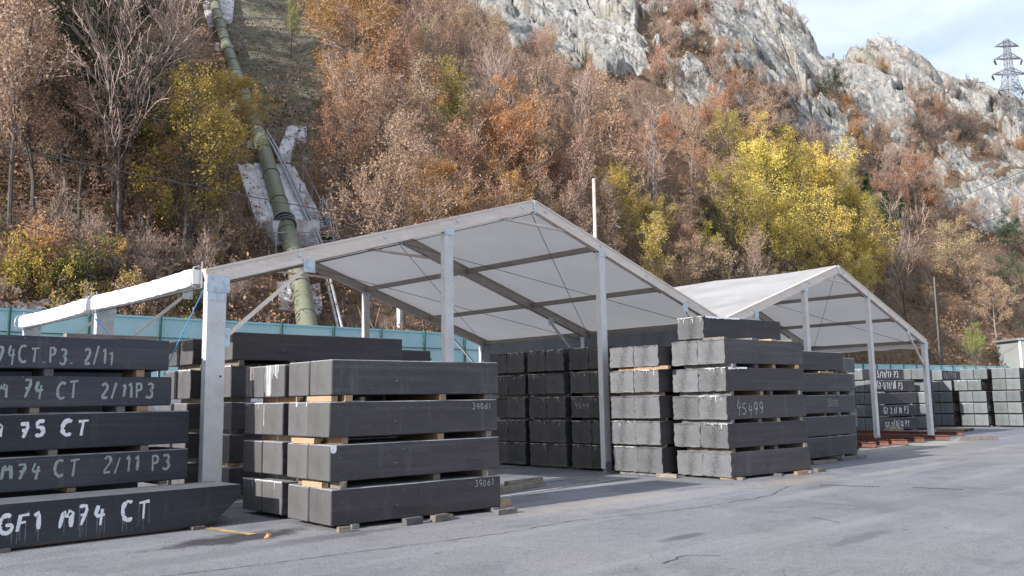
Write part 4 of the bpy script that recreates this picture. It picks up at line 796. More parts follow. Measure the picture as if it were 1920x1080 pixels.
# guy brace and steel beams at the far marquee
solo('guy_cable', MB().tube([(28.6, -.1, .05), (22.5, 1.5, 2.4)], .012, 5), M['cable'], 'dark guy cable slanting to the foot of the last post', 'cable')
for i, (x_, y0, l, sz_) in enumerate(((19.75, -1.35, 1.0, .12), (21.2, -1.25, 6, .14), (21.6, -1.1, 6, .14), (22.3, -1.2, 6.5, .14), (23.2, -1.45, 6.5, .15), (24.1, -.95, 6, .15), (24.9, -1.35, 6.5, .15), (25.7, -.9, 6, .15), (26.6, -1.55, 6.5, .15), (27.4, -.4, 6, .14), (30.4, -.75, 7, .12))):
    mb = MB(); h = sz_; w = sz_ * 1.0
    mb.box((-w / 2, 0, .03), (w / 2, l, .045)); mb.box((-w / 2, 0, .03 + h - .015), (w / 2, l, .03 + h)); mb.box((-.006, 0, .045), (.006, l, .015 + h))
    o = solo('steel_beam', mb, M['rust'], 'rust red steel beam on the asphalt, %s' % ['short one beside the bluish stack', 'first past the bluish stack', 'second past the bluish stack', 'third past the bluish stack', 'just left of the thin post foot', 'just right of the thin post foot', 'sticking out farthest between the two posts', 'set back between the two posts', 'brightest, at the corner post', 'just behind the corner post', 'last and thinnest, right of the corner post'][i], 'steel beam', (x_, y0, 0), 'steel beams laid on the ground'); o.rotation_euler = (0, 0, R([0, 1, -2, 2, -1, 2, -2, 1, 0, 2, -3][i]))
t = thing('pallet', 'wooden pallet under the low blocks behind the corner post', 'pallet', (34.6, .9, 0))
for i in range(6): part(t, 'deck_board', MB().box((34.0, .4 + i * .19, .11), (35.4, .53 + i * .19, .13)), M['wood_tan'])
for i in range(3): part(t, 'runner', MB().box((34.0 + i * .65, .4, .01), (34.1 + i * .65, 1.5, .108)), M['wood'])
rr = random.Random(4)
mb = MB(); n = 14; vs = []
for j in range(6):
    for i in range(n): a_ = 6.283 * i / n; r_ = .55 * math.cos(j / 5 * 1.5) * rr.uniform(.85, 1.12); vs.append((r_ * math.cos(a_), r_ * .8 * math.sin(a_), .34 * math.sin(j / 5 * 1.57) * rr.uniform(.9, 1.1)))
mb.add(vs, [(j * n + i, j * n + (i + 1) % n, (j + 1) * n + (i + 1) % n, (j + 1) * n + i) for j in range(5) for i in range(n)] + [tuple(5 * n + i for i in range(n))])
solo('gravel_heap', mb, mat('tan_rubble', (.30, .25, .18), .9, 0, [(12, (.12, .1, .08), .4, .6, 6)], .9, 14), 'small tan heap of rubble on the ground between the posts', 'heap', (31.2, 2.2, 0))

# ------------------------------------------------------------------ fence on a low wall
FP = [(-60, 19), (22, 19), (50, 22), (84, 27.8), (124, 20.5), (160, 7.5)]
fl = thing('fence', 'long turquoise sheet fence with dark green posts below the hill', 'fence', (0, 19, 0))
wallmb = MB()
pm = MB(); K = 64; vs = []
for i in range(K + 1): x_ = i / K; y_ = -.008 * (1 if (i // 1) % 2 else -1); vs += [(x_, y_, 0), (x_, y_, 2.3)]
pm.add(vs, [(2 * i, 2 * i + 2, 2 * i + 3, 2 * i + 1) for i in range(K)]); pme = pm.mesh('fence_panel', M['fence'])
pom = MB().box((-.028, -.04, 0), (.028, .04, 2.50)).mesh('fence_post', M['fence_post'])
rlm = MB().box((0, -.02, -.018), (1, .02, .018)).mesh('fence_rail', M['fence_post']); rtm = MB().box((0, -.04, -.035), (1, .06, .035)).mesh('fence_cap', M['fence_rail'])
for (x0, y0), (x1, y1) in zip(FP, FP[1:]):
    L = math.hypot(x1 - x0, y1 - y0); n = round(L / 2.52); a_ = math.atan2(y1 - y0, x1 - x0); w = L / n
    for i in range(n):
        px_, py_ = x0 + (x1 - x0) * i / n, y0 + (y1 - y0) * i / n
        if px_ < -22 or px_ > 150: continue
        for me_, nm, zz, sc, dy in ((pme, 'fence_panel', 2.6, (w - .04, 1, 1), 0), (rlm, 'rail', 4.18, (w - .09, 1, 1), -.055), (rtm, 'cap_rail', 4.92, (w - .002, 1, 1), 0)):
            o = bpy.data.objects.new(nm, me_); C.objects.link(o); o.parent = fl; o.rotation_euler = (0, 0, a_); o.scale = sc
            ox = .045 if nm == 'rail' else .02; o.location = (px_ + math.cos(a_) * ox - math.sin(a_) * dy, py_ + math.sin(a_) * ox + math.cos(a_) * dy - 19, zz)
        o = bpy.data.objects.new('fence_post', pom); C.objects.link(o); o.parent = fl; o.rotation_euler = (0, 0, a_); o.location = (px_ + math.sin(a_) * .09, py_ - math.cos(a_) * .09 - 19, 2.5)
    nrm = Vector((-math.sin(a_), math.cos(a_), 0)); p, q = Vector((x0, y0, 1.28)) + nrm * .2, Vector((x1, y1, 1.28)) + nrm * .2; wallmb.bar(p, q, .3, 2.6)
solo('retaining_wall', wallmb, M['concrete'], 'grey concrete retaining wall carrying the turquoise fence', 'wall')

# ------------------------------------------------------------------ penstock on the slope
pth = [(577, 622), (570, 560), (562, 520), (550, 470), (537, 430), (520, 370), (508, 325), (495, 280), (482, 240), (466, 200), (450, 158), (436, 120), (420, 80), (408, 40), (398, 0), (390, -60)]
pp = []
for q in pth:
    P_, r_ = hit(*q, lift=.9); pp.append(P_ + Vector((0, 0, .95)))
# smooth height
for _ in range(3):
    pp = [pp[0]] + [(pp[i - 1] + pp[i] * 2 + pp[i + 1]) / 4 for i in range(1, len(pp) - 1)] + [pp[-1]]
pn = thing('penstock', 'large olive green pipe running down the hillside', 'pipeline', tuple(pp[0]))
RP_ = .45
fi = 4
low = [pp[0] - (pp[1] - pp[0]).normalized() * 3] + pp[:fi + 1]
part(pn, 'lower_pipe', MB().tube(low, RP_ * 1.03, 28), M['pipe'], smooth=True); part(pn, 'upper_pipe', MB().tube(pp[fi:], RP_ * .98, 28), M['pipe'], smooth=True)
def along(pts, s):
    for a_, b_ in zip(pts, pts[1:]):
        L = (b_ - a_).length
        if s <= L: return a_ + (b_ - a_) * s / L, (b_ - a_).normalized()
        s -= L
    return pts[-1], (pts[-1] - pts[-2]).normalized()
tot = sum((b_ - a_).length for a_, b_ in zip(pp, pp[1:])); s_ = 1.0
while s_ < tot:
    c, d = along(pp, s_); part(pn, 'weld_ring', MB().tube([c - d * .03, c + d * .03], RP_ * 1.055, 28), M['pipe_seam']); s_ += 3.0 if s_ > 8 else 2.4
c = pp[fi]; d = (pp[fi + 1] - pp[fi - 1]).normalized()
fl_ = part(pn, 'flange', MB().tube([c - d * .26, c - d * .18, c - d * .18, c + d * .18, c + d * .18, c + d * .26], [RP_ * 1.25, RP_ * 1.25, RP_ * 1.12, RP_ * 1.12, RP_ * 1.25, RP_ * 1.25], 36), M['dark'])
ax = d.cross(Vector((0, 0, 1))).normalized(); ay = ax.cross(d); mb = MB()
for i in range(30):
    a_ = 6.283 * i / 30; o_ = (ax * math.cos(a_) + ay * math.sin(a_)) * RP_ * 1.22
    for s in (-.30, .0, .30): mb.tube([c + o_ - d * .04 + d * s, c + o_ + d * .04 + d * s], .028, 6)
part(fl_, 'flange_bolts', mb, M['steel'], off=tuple(pn.location))['kind'] = 'stuff'
# saddles under the pipe
s_ = 12
while s_ < tot:
    c, d = along(pp, s_); ax = d.cross(Vector((0, 0, 1))).normalized(); part(pn, 'saddle', MB().bar(c - Vector((0, 0, .95)) - ax * .7, c - Vector((0, 0, .95)) + ax * .7, .5, 1.0), M['concrete']); s_ += 7.5
# anchor slab and block below the flange
def pyq(q, lift): P_, r_ = hit(*q, lift=lift); return P_ + Vector((0, 0, lift))
q4 = [pyq((445, 308), .35), pyq((552, 312), .35), pyq((608, 414), .45), pyq((480, 414), .45)]
def slab(c4, th, bumpy=.0, nu=18, nv=14, seed=0):
    rr = random.Random(seed); mb = MB(); vs = []
    for lay in (0, 1):
        for i in range(nu + 1):
            for j in range(nv + 1):
                u, v = i / nu, j / nv; p = c4[0] * (1 - u) * (1 - v) + c4[1] * u * (1 - v) + c4[2] * u * v + c4[3] * (1 - u) * v; q_ = p.copy()
                if lay == 0: q_.z += rr.uniform(-bumpy, bumpy)
                else: q_.z -= th
                vs.append(q_)
    k = (nu + 1) * (nv + 1); I_ = lambda i, j: i * (nv + 1) + j; fs = []
    for i in range(nu):
        for j in range(nv): fs += [(I_(i, j), I_(i, j + 1), I_(i + 1, j + 1), I_(i + 1, j))]
    ring = [I_(i, 0) for i in range(nu + 1)] + [I_(nu, j) for j in range(1, nv + 1)] + [I_(i, nv) for i in range(nu - 1, -1, -1)] + [I_(0, j) for j in range(nv - 1, 0, -1)]
    for a_, b_ in zip(ring, ring[1:] + ring[:1]): fs.append((a_, b_, b_ + k, a_ + k))
    return mb.add(vs, fs)
anc = thing('anchor_slab', 'pale concrete slab on the slope under the green pipe', 'concrete slab', tuple(q4[3]))
part(anc, 'apron', slab(q4, 2.6, .10), M['concrete'])
ctr = [q4[0].lerp(q4[1], .28), q4[0].lerp(q4[1], .92), q4[3].lerp(q4[2], .88), q4[3].lerp(q4[2], .22)]; part(anc, 'smooth_strip', slab([p + Vector((0, 0, .12)) for p in ctr], .2, .01), M['conc_clean'])
fc = [q4[3].lerp(q4[2], .12), q4[3].lerp(q4[2], .80)]; fdir = (fc[1] - fc[0]).normalized(); out = Vector((fdir.y, -fdir.x, 0)).normalized()
if out.y > 0: out = -out
part(anc, 'front_block', MB().bar(fc[0] - Vector((0, 0, 1.2)) + out * .5, fc[1] - Vector((0, 0, 1.2)) + out * .5, 1.0, 2.1), M['concrete'])
for i, f in enumerate((.55, .62)):
    p = q4[0].lerp(q4[1], .84 - i * .02).lerp(q4[3].lerp(q4[2], .80 - i * .02), .55 + i * .25) + Vector((0, 0, .2)); part(anc, 'bracket', MB().bar(p, p + Vector((.02, -.1, .45)), .06, .06).bar(p, p + Vector((.3, -.05, .02)), .06, .06), M['steel'])
p = q4[1].lerp(q4[2], .75) - fdir * .6 + Vector((0, 0, .06)); part(anc, 'spray_mark', MB().obox(p, (.08, .10, .16)), M['orange'])
# platform with railing at the foot of the block
pc = fc[0] - Vector((0, 0, 2.0)) + out * 1.5 + fdir * .5; pl = thing('service_platform', 'grey steel platform with railings at the foot of the slab', 'platform', tuple(pc))
part(pl, 'deck', MB().bar(pc - fdir * 1.0, pc + fdir * 1.3, 1.1, .10), M['steel']); mb = MB()
for s in (-1.0, .15, 1.3):
    for w_ in (-.5, .5): mb.tube([pc + fdir * s + out * w_, pc + fdir * s + out * w_ + Vector((0, 0, 1.1))], .03, 6)
for z_ in (.55, 1.08):
    for w_ in (-.5, .5): mb.tube([pc - fdir * 1.0 + out * w_ + Vector((0, 0, z_)), pc + fdir * 1.3 + out * w_ + Vector((0, 0, z_))], .025, 6)
    mb.tube([pc - fdir * 1.0 - out * .5 + Vector((0, 0, z_)), pc - fdir * 1.0 + out * .5 + Vector((0, 0, z_))], .025, 6)
part(pl, 'railing', mb, M['steel']); mb = MB()
for s in (-.9, 1.1): mb.bar(pc + fdir * s + out * .4, pc + fdir * s + out * .4 - Vector((0, 0, 1.6)), .08, .08)
part(pl, 'leg', mb, M['steel'])
# stairs at the right
sb, _r = hit(612, 452, .2); st_, _r = hit(600, 398, .2); st = thing('steel_stairs', 'grey steel stairs with handrails right of the slab', 'stairs', tuple(sb)); sd = fdir
top = sb + Vector((0, 0, 1.75)) - out * 1.1
for i in range(7): p = sb.lerp(top, i / 6) + Vector((0, 0, .2)); part(st, 'tread', MB().obox(p, (.0, 0, 0)).bar(p - sd * .42, p + sd * .42, .24, .045), M['steel'])
for s in (-.46, .46): part(st, 'stringer', MB().bar(sb + sd * s, top + sd * s + Vector((0, 0, .2)), .05, .2), M['steel'])
for s in (-.46, .46):
    mb = MB(); a0 = sb + sd * s; a1 = top + sd * s
    for f in (0, .33, .66, 1): p = a0.lerp(a1, f); mb.tube([p, p + Vector((0, 0, 1.15))], .025, 6)
    for z_ in (.6, 1.15): mb.tube([a0 + Vector((0, 0, z_)), a1 + Vector((0, 0, z_))], .025, 6)
    part(st, 'handrail', mb, M['steel'])
l0 = sb + sd * .5 + Vector((0, 0, .3)); mb = MB()
for s in (0, .32): mb.tube([l0 + sd * s, l0 + sd * s + Vector((0, 0, 2.2)) - out * .8], .035, 6)
for i in range(7): f = i / 7; p = l0 + (Vector((0, 0, 2.2)) - out * .8) * f; mb.tube([p, p + sd * .32], .02, 5)
part(st, 'ladder', mb, M['steel'])
# twin slim pipes beside the penstock
tp = [pyq(q, .9) for q in [(497, 245), (515, 275), (535, 315), (558, 365), (580, 410), (600, 455), (615, 520), (628, 575), (640, 625)]]
cb = thing('conduit_pair', 'pair of slim silver conduits right of the green pipe', 'pipe', tuple(tp[-1]))
for s in (-.09, .09): part(cb, 'conduit', MB().tube([p + Vector((s, -s * .5, 0)) for p in tp], .07, 8), M['steel'], smooth=True)
wk = [pyq(q, .5) for q in [(568, 330), (585, 365), (600, 396)]]; cb2 = thing('handrail_rail', 'thin rail along the right edge of the slab', 'railing', tuple(wk[-1])); part(cb2, 'rail', MB().tube([p + Vector((0, 0, .7)) for p in wk], .03, 6), M['steel'])
for p in wk: part(cb2, 'upright', MB().tube([p - Vector((0, 0, .3)), p + Vector((0, 0, .7))], .025, 6), M['steel'])
# concrete pieces above
def wedge(name, lb, qs, th, lift, mt='concrete', bump=.12, sd=1):
    c4 = [pyq(q, lift) for q in qs]; solo(name, slab(c4, th, bump, 10, 10, sd), M[mt], lb, 'concrete', tuple(c4[3]), world=True)
wedge('concrete_ramp', 'pale concrete ramp beside the green pipe above the slab', [(540, 236), (560, 236), (545, 290), (520, 286)], 1.2, .5, 'conc_clean', .05)
wedge('concrete_block', 'dark stained concrete block beside the ramp', [(552, 236), (576, 236), (575, 256), (556, 258)], 1.3, .4)
wedge('concrete_slab', 'pale concrete slab under the pipe near the top left', [(378, -8), (440, -8), (436, 34), (392, 52)], 1.8, .4)
wedge('concrete_footing', 'low stone footing behind the pipe below the marquee rafter', [(520, 528), (600, 532), (604, 572), (524, 560)], 1.6, .5)
wedge('concrete_slab', 'dark wavy slab edge above the fence at the left', [(-20, 572), (100, 560), (170, 570), (60, 590)], .6, .25)

# ------------------------------------------------------------------ poles, wires, pylon, building
def pole(px_, top, Y0, r0, r1, lb, mt='pole', x=None, yb=None):
    d = FW + RT * (px_ - 960) / FPX - UP * (top - 540) / FPX; t = (Y0 - CAM[1]) / d[1]; P_ = CAM + d * t
    return Vector(P_)
P1 = pole(1113, 335, 17.2, 0, 0, ''); o = solo('utility_pole', MB().tube([(0, 0, 0), (0, 0, P1.z * .5), (0, 0, P1.z)], [.13, .115, .09], 10), M['pole'], 'tall weathered pole rising behind the near marquee', 'pole', (P1.x, P1.y, 0), smooth=True)
P2 = pole(1752, 520, 25.5, 0, 0, ''); t = thing('utility_pole', 'distant pale lattice pole behind the turquoise fence', 'pole', (P2.x, P2.y, 0)); hz = P2.z
for s in (-1, 1): part(t, 'upright', MB().bar((P2.x + s * .45, P2.y, 0), (P2.x + s * .12, P2.y, hz), .16, .16), M['pole_far'])
for i in range(12): z_ = hz * i / 12; w_ = .45 - .33 * i / 12; part(t, 'rung', MB().bar((P2.x - w_, P2.y, z_), (P2.x + w_, P2.y, z_ + .1), .1, .12), M['pole_far'])
P3 = Vector(hit(1140, 436, 3)[0]); t = thing('street_lamp', 'small white lamp head among the trees right of the pole', 'lamp', (P3.x, P3.y, P3.z)); part(t, 'column', MB().tube([P3, P3 + Vector((0, 0, 3.1)), P3 + Vector((.3, -.2, 3.4))], .05, 8), M['steel']); part(t, 'lamp_head', MB().obox(P3 + Vector((.6, -.35, 3.5)), (.35, .13, .07), Matrix.Rotation(.2, 3, 'Y')), M['white_pvc'])
P4 = hit(748, 612, .0)[0]; solo('marker_post', MB().tube([(0, 0, -.3), (0, 0, 1.25)], .11, 10), M['white_pvc'], 'short white post on the slope seen under the near marquee', 'post', (P4.x, P4.y, P4.z))
for i, px_ in enumerate((922, 1585, 1693)):
    pass
def wire(a_, b_, sag, r_, lb):
    n_ = 24; mb = MB(); pts = [Vector(a_).lerp(Vector(b_), i / n_) - Vector((0, 0, sag * 4 * (i / n_) * (1 - i / n_))) for i in range(n_ + 1)]; mb.tube(pts, r_, 4); solo('overhead_wire', mb, M['cable'], lb, 'wire')
def ray(px_, py_, dist): d = FW + RT * (px_ - 960) / FPX - UP * (py_ - 540) / FPX; return Vector(CAM + d / math.hypot(d[0], d[1]) * dist)
wire(ray(-60, 262, 33), ray(1560, 520, 75), .9, .02, 'overhead wire crossing the slope from the left edge behind the pipe')
wire(ray(-40, 398, 34), ray(560, 520, 44), .4, .015, 'thin lower wire at the left, above the fence')
wire(ray(1960, 303, 90), ray(1470, 470, 110), .8, .028, 'upper of two wires descending at the right')
wire(ray(1960, 372, 80), ray(1300, 535, 90), 1.5, .028, 'lower of two wires descending at the right')
# pylon on the ridge
base = ray(1899, 205, 192); H_ = 1614 and (ray(1899, 72, 192).z - base.z); t = thing('pylon', 'grey lattice electricity pylon on the ridge at the right', 'pylon', tuple(base))
def lerpw(z): return 3.1 * (1 - z / H_) ** 1.0 * .5 + .55 if z < H_ * .55 else .55 + .62 * (1 - z / H_)
zs = np.linspace(-3, H_, 15); mb = MB(); ang0 = .5
def cr4(z): w_ = max(.5, lerpw(z)); return [base + Vector((w_ * math.cos(ang0 + k * math.pi / 2), w_ * math.sin(ang0 + k * math.pi / 2), z)) for k in range(4)]
for za, zb in zip(zs, zs[1:]):
    a4, b4 = cr4(za), cr4(zb)
    for k in range(4): k2 = (k + 1) % 4; mb.bar(a4[k], b4[k], .12, .12); mb.bar(a4[k], b4[k2], .05, .05); mb.bar(a4[k2], b4[k], .05, .05); mb.bar(b4[k], b4[k2], .05, .05)
part(t, 'tower_body', mb, M['pylon'])
ad = Vector((RT[0], RT[1], 0)).normalized()
for zf, w_ in ((.90, 2.5), (.72, 2.7), (.50, 3.4), (.28, 2.4)):
    z_ = H_ * zf; mb = MB()
    for s in (-1, 1):
        tip = base + Vector((0, 0, z_)) + ad * s * w_
        for k in cr4(z_ + .12) + cr4(z_ + H_ * .085): mb.bar(k, tip, .09, .09)
        for f in (.3, .6):
            a_ = (base + Vector((0, 0, z_ + H_ * .085))).lerp(tip, f); b_ = (base + Vector((0, 0, z_ + .12))).lerp(tip, f); mb.bar(a_, b_, .07, .07)
        if zf < .9: ins = part(t, 'insulator', MB().tube([tip, tip + Vector((0, 0, -.5)), tip + Vector((0, 0, -1.2)) - ad * s * .3], [.05, .22, .14], 7), M['dark'])
    part(t, 'cross_arm', mb, M['pylon'])
# small building at the right edge
bp_ = ray(1893, 690, 128); bt = thing('outbuilding', 'small grey building with a pale sign at the right edge', 'building', (bp_.x, bp_.y, 0)); ux = Vector((RT[0], RT[1], 0)).normalized(); uy = Vector((-ux.y, ux.x, 0)); zt = ray(1893, 640, 128).z
m3 = Matrix((ux, uy, Vector((0, 0, 1)))).transposed(); cc = Vector((bp_.x, bp_.y, 0)) + ux * 4.3
part(bt, 'wall', MB().obox(cc + Vector((0, 0, zt / 2)), (4.2, 2.5, zt / 2), m3), M['bldg']); part(bt, 'roof', MB().obox(cc + Vector((0, 0, zt + .12)) - ux * .1, (4.6, 2.8, .12), m3), M['steel'])
sg = part(bt, 'sign_board', MB().obox(cc - ux * 2.2 - uy * 2.54 + Vector((0, 0, zt - .75)), (.95, .03, .32), m3), M['sign']); mb = MB()
for i in range(3):
    c = cc - ux * (2.7 - i * .5) - uy * 2.58 + Vector((0, 0, zt - .8))
    for a_, b_ in (((-.15, -.12), (0, .16)), ((0, .16), (.15, -.12)), ((-.12, 0), (.12, .02))): mb.bar(c + ux * a_[0] + Vector((0, 0, a_[1])), c + ux * b_[0] + Vector((0, 0, b_[1])), .02, .07)
part(sg, 'sign_lettering', mb, M['sign_dark'], off=tuple(bt.location))
part(bt, 'corner_trim', MB().obox(cc - ux * 4.2 - uy * 2.5 + Vector((0, 0, zt / 2)), (.1, .1, zt / 2 - .01), m3), M['white_pvc'])

# ------------------------------------------------------------------ vegetation
def leaf_mat(name, cols, trans=.38):
    m = bpy.data.materials.new(name); m.use_nodes = True; t, b = node_env(m); out_ = t.nodes['Material Output']; t.nodes.remove(b); b = N(t, 'ShaderNodeBsdfDiffuse')
    at = N(t, 'ShaderNodeAttribute', attribute_name='tint'); r = N(t, 'ShaderNodeValToRGB'); e = r.color_ramp.elements; e[0].color = (*cols[0], 1); e[1].color = (*cols[-1], 1)
    for i, c in enumerate(cols[1:-1]): q = e.new((i + 1) / (len(cols) - 1)); q.color = (*c, 1)
    oi = N(t, 'ShaderNodeObjectInfo'); mr = N(t, 'ShaderNodeMapRange'); mr.inputs[3].default_value = .75; mr.inputs[4].default_value = 1.25; t.links.new(oi.outputs['Random'], mr.inputs[0])
    h = N(t, 'ShaderNodeHueSaturation'); t.links.new(at.outputs['Fac'], r.inputs[0]); t.links.new(r.outputs[0], h.inputs['Color']); t.links.new(mr.outputs[0], h.inputs['Value'])
    hm = N(t, 'ShaderNodeMath', operation='MULTIPLY_ADD'); hm.inputs[1].default_value = 7.13; t.links.new(oi.outputs['Random'], hm.inputs[0]); fr = N(t, 'ShaderNodeMath', operation='FRACT'); t.links.new(hm.outputs[0], fr.inputs[0]); m2 = N(t, 'ShaderNodeMapRange'); m2.inputs[3].default_value = .485; m2.inputs[4].default_value = .515; t.links.new(fr.outputs[0], m2.inputs[0]); t.links.new(m2.outputs[0], h.inputs['Hue'])
    t.links.new(h.outputs[0], b.inputs['Color']); tr = N(t, 'ShaderNodeBsdfTranslucent'); t.links.new(h.outputs[0], tr.inputs[0]); mx = N(t, 'ShaderNodeMixShader'); mx.inputs[0].default_value = trans
    o = t.nodes['Material Output']; t.links.new(b.outputs[0], mx.inputs[1]); t.links.new(tr.outputs[0], mx.inputs[2]); t.links.new(mx.outputs[0], o.inputs[0]); return m
LM = {'russet': leaf_mat('russet_leaves', [(.24, .115, .065), (.43, .25, .15), (.60, .40, .27)]), 'pink': leaf_mat('pinkish_brown_leaves', [(.21, .125, .09), (.41, .27, .195), (.58, .42, .33)]),
      'orange': leaf_mat('orange_leaves', [(.28, .12, .05), (.50, .25, .10), (.66, .40, .18)]), 'oy': leaf_mat('orange_yellow_leaves', [(.42, .25, .07), (.66, .44, .12), (.80, .60, .20)]), 'yellow': leaf_mat('yellow_leaves', [(.36, .29, .07), (.64, .48, .12), (.78, .62, .22)]), 'yg': leaf_mat('yellow_green_leaves', [(.24, .23, .06), (.50, .41, .10), (.70, .55, .15)]),
      'dark': leaf_mat('dark_evergreen_leaves', [(.012, .02, .012), (.03, .045, .022), (.14, .12, .08)], .15), 'tan': leaf_mat('tan_leaves', [(.22, .15, .095), (.44, .32, .20), (.64, .50, .34)]), 'con': leaf_mat('conifer_needles', [(.015, .04, .022), (.035, .075, .04), (.07, .12, .06)], .1),
      'green': leaf_mat('light_green_leaves', [(.10, .14, .03), (.24, .30, .06), (.40, .42, .12)])}
BK = {'dark': mat('dark_bark', (.07, .06, .055), .9, 0, [(3, (.10, .085, .075), .45, .65, 5)], .4, 20), 'pale': mat('pale_bark', (.26, .22, .20), .9, 0, [(3, (.15, .12, .11), .45, .65, 5)], .4, 20), 'pinky': mat('pink_grey_twigs', (.36, .27, .23), .9, 0, [(1, (.25, .18, .15), .45, .65, 4)], .2, 20)}
def grow_tree(seed, H=9., trunk=.38, fork=(13, 6, 5), spread=.75, up=.35, r0=.13, stems=1, leaf=0, lsize=.16, twig=.014, first=.28, ltree=.22, straight=.06):
    rr = random.Random(seed); mb = MB(); TV = []; TF = []; tips = []
    def ribbon(pts, w):
        a = Vector((rr.uniform(-1, 1), rr.uniform(-1, 1), rr.uniform(-.3, .3))).normalized()
        for p, q in zip(pts, pts[1:]):
            s = a.cross(q - p)
            if s.length < 1e-5: continue
            s = s.normalized() * w; k = len(TV); TV.extend([p - s, p + s, q + s * .6, q - s * .6]); TF.append((k, k + 1, k + 2, k + 3))
    def br(p, d, L, r, lev):
        n = (7, 4, 3, 2)[lev]; pts = [p]; rs = [r]
        wob = (straight, .16, .22, .25)[lev]
        for i in range(n):
            d = (d + Vector((rr.gauss(0, wob), rr.gauss(0, wob), rr.gauss(0, wob) + up * (.12 if lev else .02)))).normalized(); p = p + d * (L / n); pts.append(p); rs.append(r * (1 - .78 * (i + 1) / n))
        if lev < 2: mb.tube(pts, rs, (7, 4)[lev], caps=False)
        elif lev == 2: ribbon(pts, max(r * .8, twig * 1.3))
        else: ribbon(pts, twig)
        if lev >= 2: tips.append((pts[0], pts[-1]))
        if lev == 3: return
        nc = fork[lev] if lev < 3 else 0; ph = rr.uniform(0, 6.28)
        for c in range(nc):
            t = (first if lev == 0 else .2) + (1 - (first if lev == 0 else .2)) * (c + rr.random()) / nc; f = t * n; i = min(int(f), n - 1); q = pts[i].lerp(pts[i + 1], f - i); dd = (pts[i + 1] - pts[i]).normalized()
            ph += 2.4 + rr.uniform(-.5, .5); ax = dd.cross(Vector((0, .1, 1)) if abs(dd.z) < .95 else Vector((1, 0, 0))).normalized(); bx = dd.cross(ax); sd_ = ax * math.cos(ph) + bx * math.sin(ph); a_ = rr.uniform(.5, 1.0) * spread
            nd = (dd * math.cos(a_) + sd_ * math.sin(a_) + Vector((0, 0, up * .4))).normalized(); Lc = L * (trunk if lev == 0 else .52) * rr.uniform(.7, 1.25) * (1.15 - .6 * t if lev == 0 else 1.1 - .4 * t)
            br(q, nd, Lc, rs[i] * (.45 if lev == 0 else .5), lev + 1)
    for s in range(stems):
        o_ = Vector((rr.uniform(-.15, .15), rr.uniform(-.15, .15), -.3)) * (1 if stems > 1 else 0) + Vector((0, 0, -.3)); d = Vector((rr.gauss(0, .05 if stems == 1 else .42), rr.gauss(0, .05 if stems == 1 else .42), 1)).normalized(); br(o_, d, H * (1 if s == 0 else rr.uniform(.6, 1)), r0 * (1 if s == 0 else .75), 0)
    wood = mb.mesh('trunk', BK['dark'])
    V_ = np.array([tuple(v) for v in TV]); F_ = np.array(TF); tint = np.full(len(V_), -1.)
    rs_ = np.random.RandomState(seed)
    twm = npmesh('twigs', V_, F_, [BK['dark']])
    lm = None
    if leaf:
        A_ = np.array([tuple(a) for a, b in tips]); B_ = np.array([tuple(b) for a, b in tips]); ii = rs_.randint(0, len(A_), leaf); t_ = rs_.rand(leaf, 1) ** .7; P_ = A_[ii] * (1 - t_) + B_[ii] * t_ + rs_.normal(0, .12, (leaf, 3)) * (lsize / .13)
        # thin out some clumps so the crown has gaps
        keep = vnoise(P_ / 1.1, seed) + rs_.rand(leaf) * .35 > .42; P_ = P_[keep]; k = len(P_)
        u = rs_.normal(0, 1, (k, 3)); u /= np.linalg.norm(u, axis=1)[:, None]; w_ = rs_.normal(0, 1, (k, 3)); v_ = np.cross(u, w_); v_ /= np.linalg.norm(v_, axis=1)[:, None]; s_ = (lsize * rs_.uniform(.45, 1.1, (k, 1))) / 2
        Q = np.stack([P_ - u * s_, P_ + v_ * s_ * .62, P_ + u * s_, P_ - v_ * s_ * .62], 1).reshape(-1, 3); F2 = np.arange(4 * k).reshape(-1, 4); tn = np.repeat(np.clip(rs_.rand(k) * .75 + vnoise(P_ / 1.6, seed + 5) * .35, 0, 1), 4)
        lm = npmesh('leaves', Q, F2, [LM['russet']], False, {'tint': tn})
    return wood, twm, lm
def grow_conifer(seed, H=9.):
    rr = random.Random(seed); mb = MB().tube([(0, 0, -.3), (.05, 0, H * .5), (0, 0, H)], [.14, .09, .02], 7); Q = []
    z = H * .12
    while z < H * .98:
        L = (H - z) * .33 + .25; n = rr.randint(5, 7); a0 = rr.uniform(0, 6.28)
        for i in range(n):
            a = a0 + 6.28 * i / n + rr.uniform(-.3, .3); l = L * rr.uniform(.65, 1.15); d = Vector((math.cos(a), math.sin(a), -.12)); p0 = Vector((0, 0, z)); mb.tube([p0, p0 + d * l * .6, p0 + d * l + Vector((0, 0, .1 * l))], [.025, .015, .006], 3, caps=False)
            for k in range(int(30 * l) + 6):
                t = rr.uniform(.12, 1.05); c = p0 + d * l * t + Vector((rr.gauss(0, .13), rr.gauss(0, .13), rr.gauss(-.05, .09))); Q.append(c)
        z += rr.uniform(.28, .45)
    rs_ = np.random.RandomState(seed); P_ = np.array([tuple(q) for q in Q]); k = len(P_); u = rs_.normal(0, 1, (k, 3)); u[:, 2] -= .3; u /= np.linalg.norm(u, axis=1)[:, None]; v_ = np.cross(u, rs_.normal(0, 1, (k, 3))); v_ /= np.linalg.norm(v_, axis=1)[:, None]; s_ = rs_.uniform(.10, .22, (k, 1))
    lm = npmesh('needles', np.stack([P_ - u * s_, P_ + v_ * s_ * .3, P_ + u * s_, P_ - v_ * s_ * .3], 1).reshape(-1, 3), np.arange(4 * k).reshape(-1, 4), [LM['con']], False, {'tint': np.repeat(rs_.rand(k), 4)})
    return mb.mesh('trunk', BK['dark']), None, lm
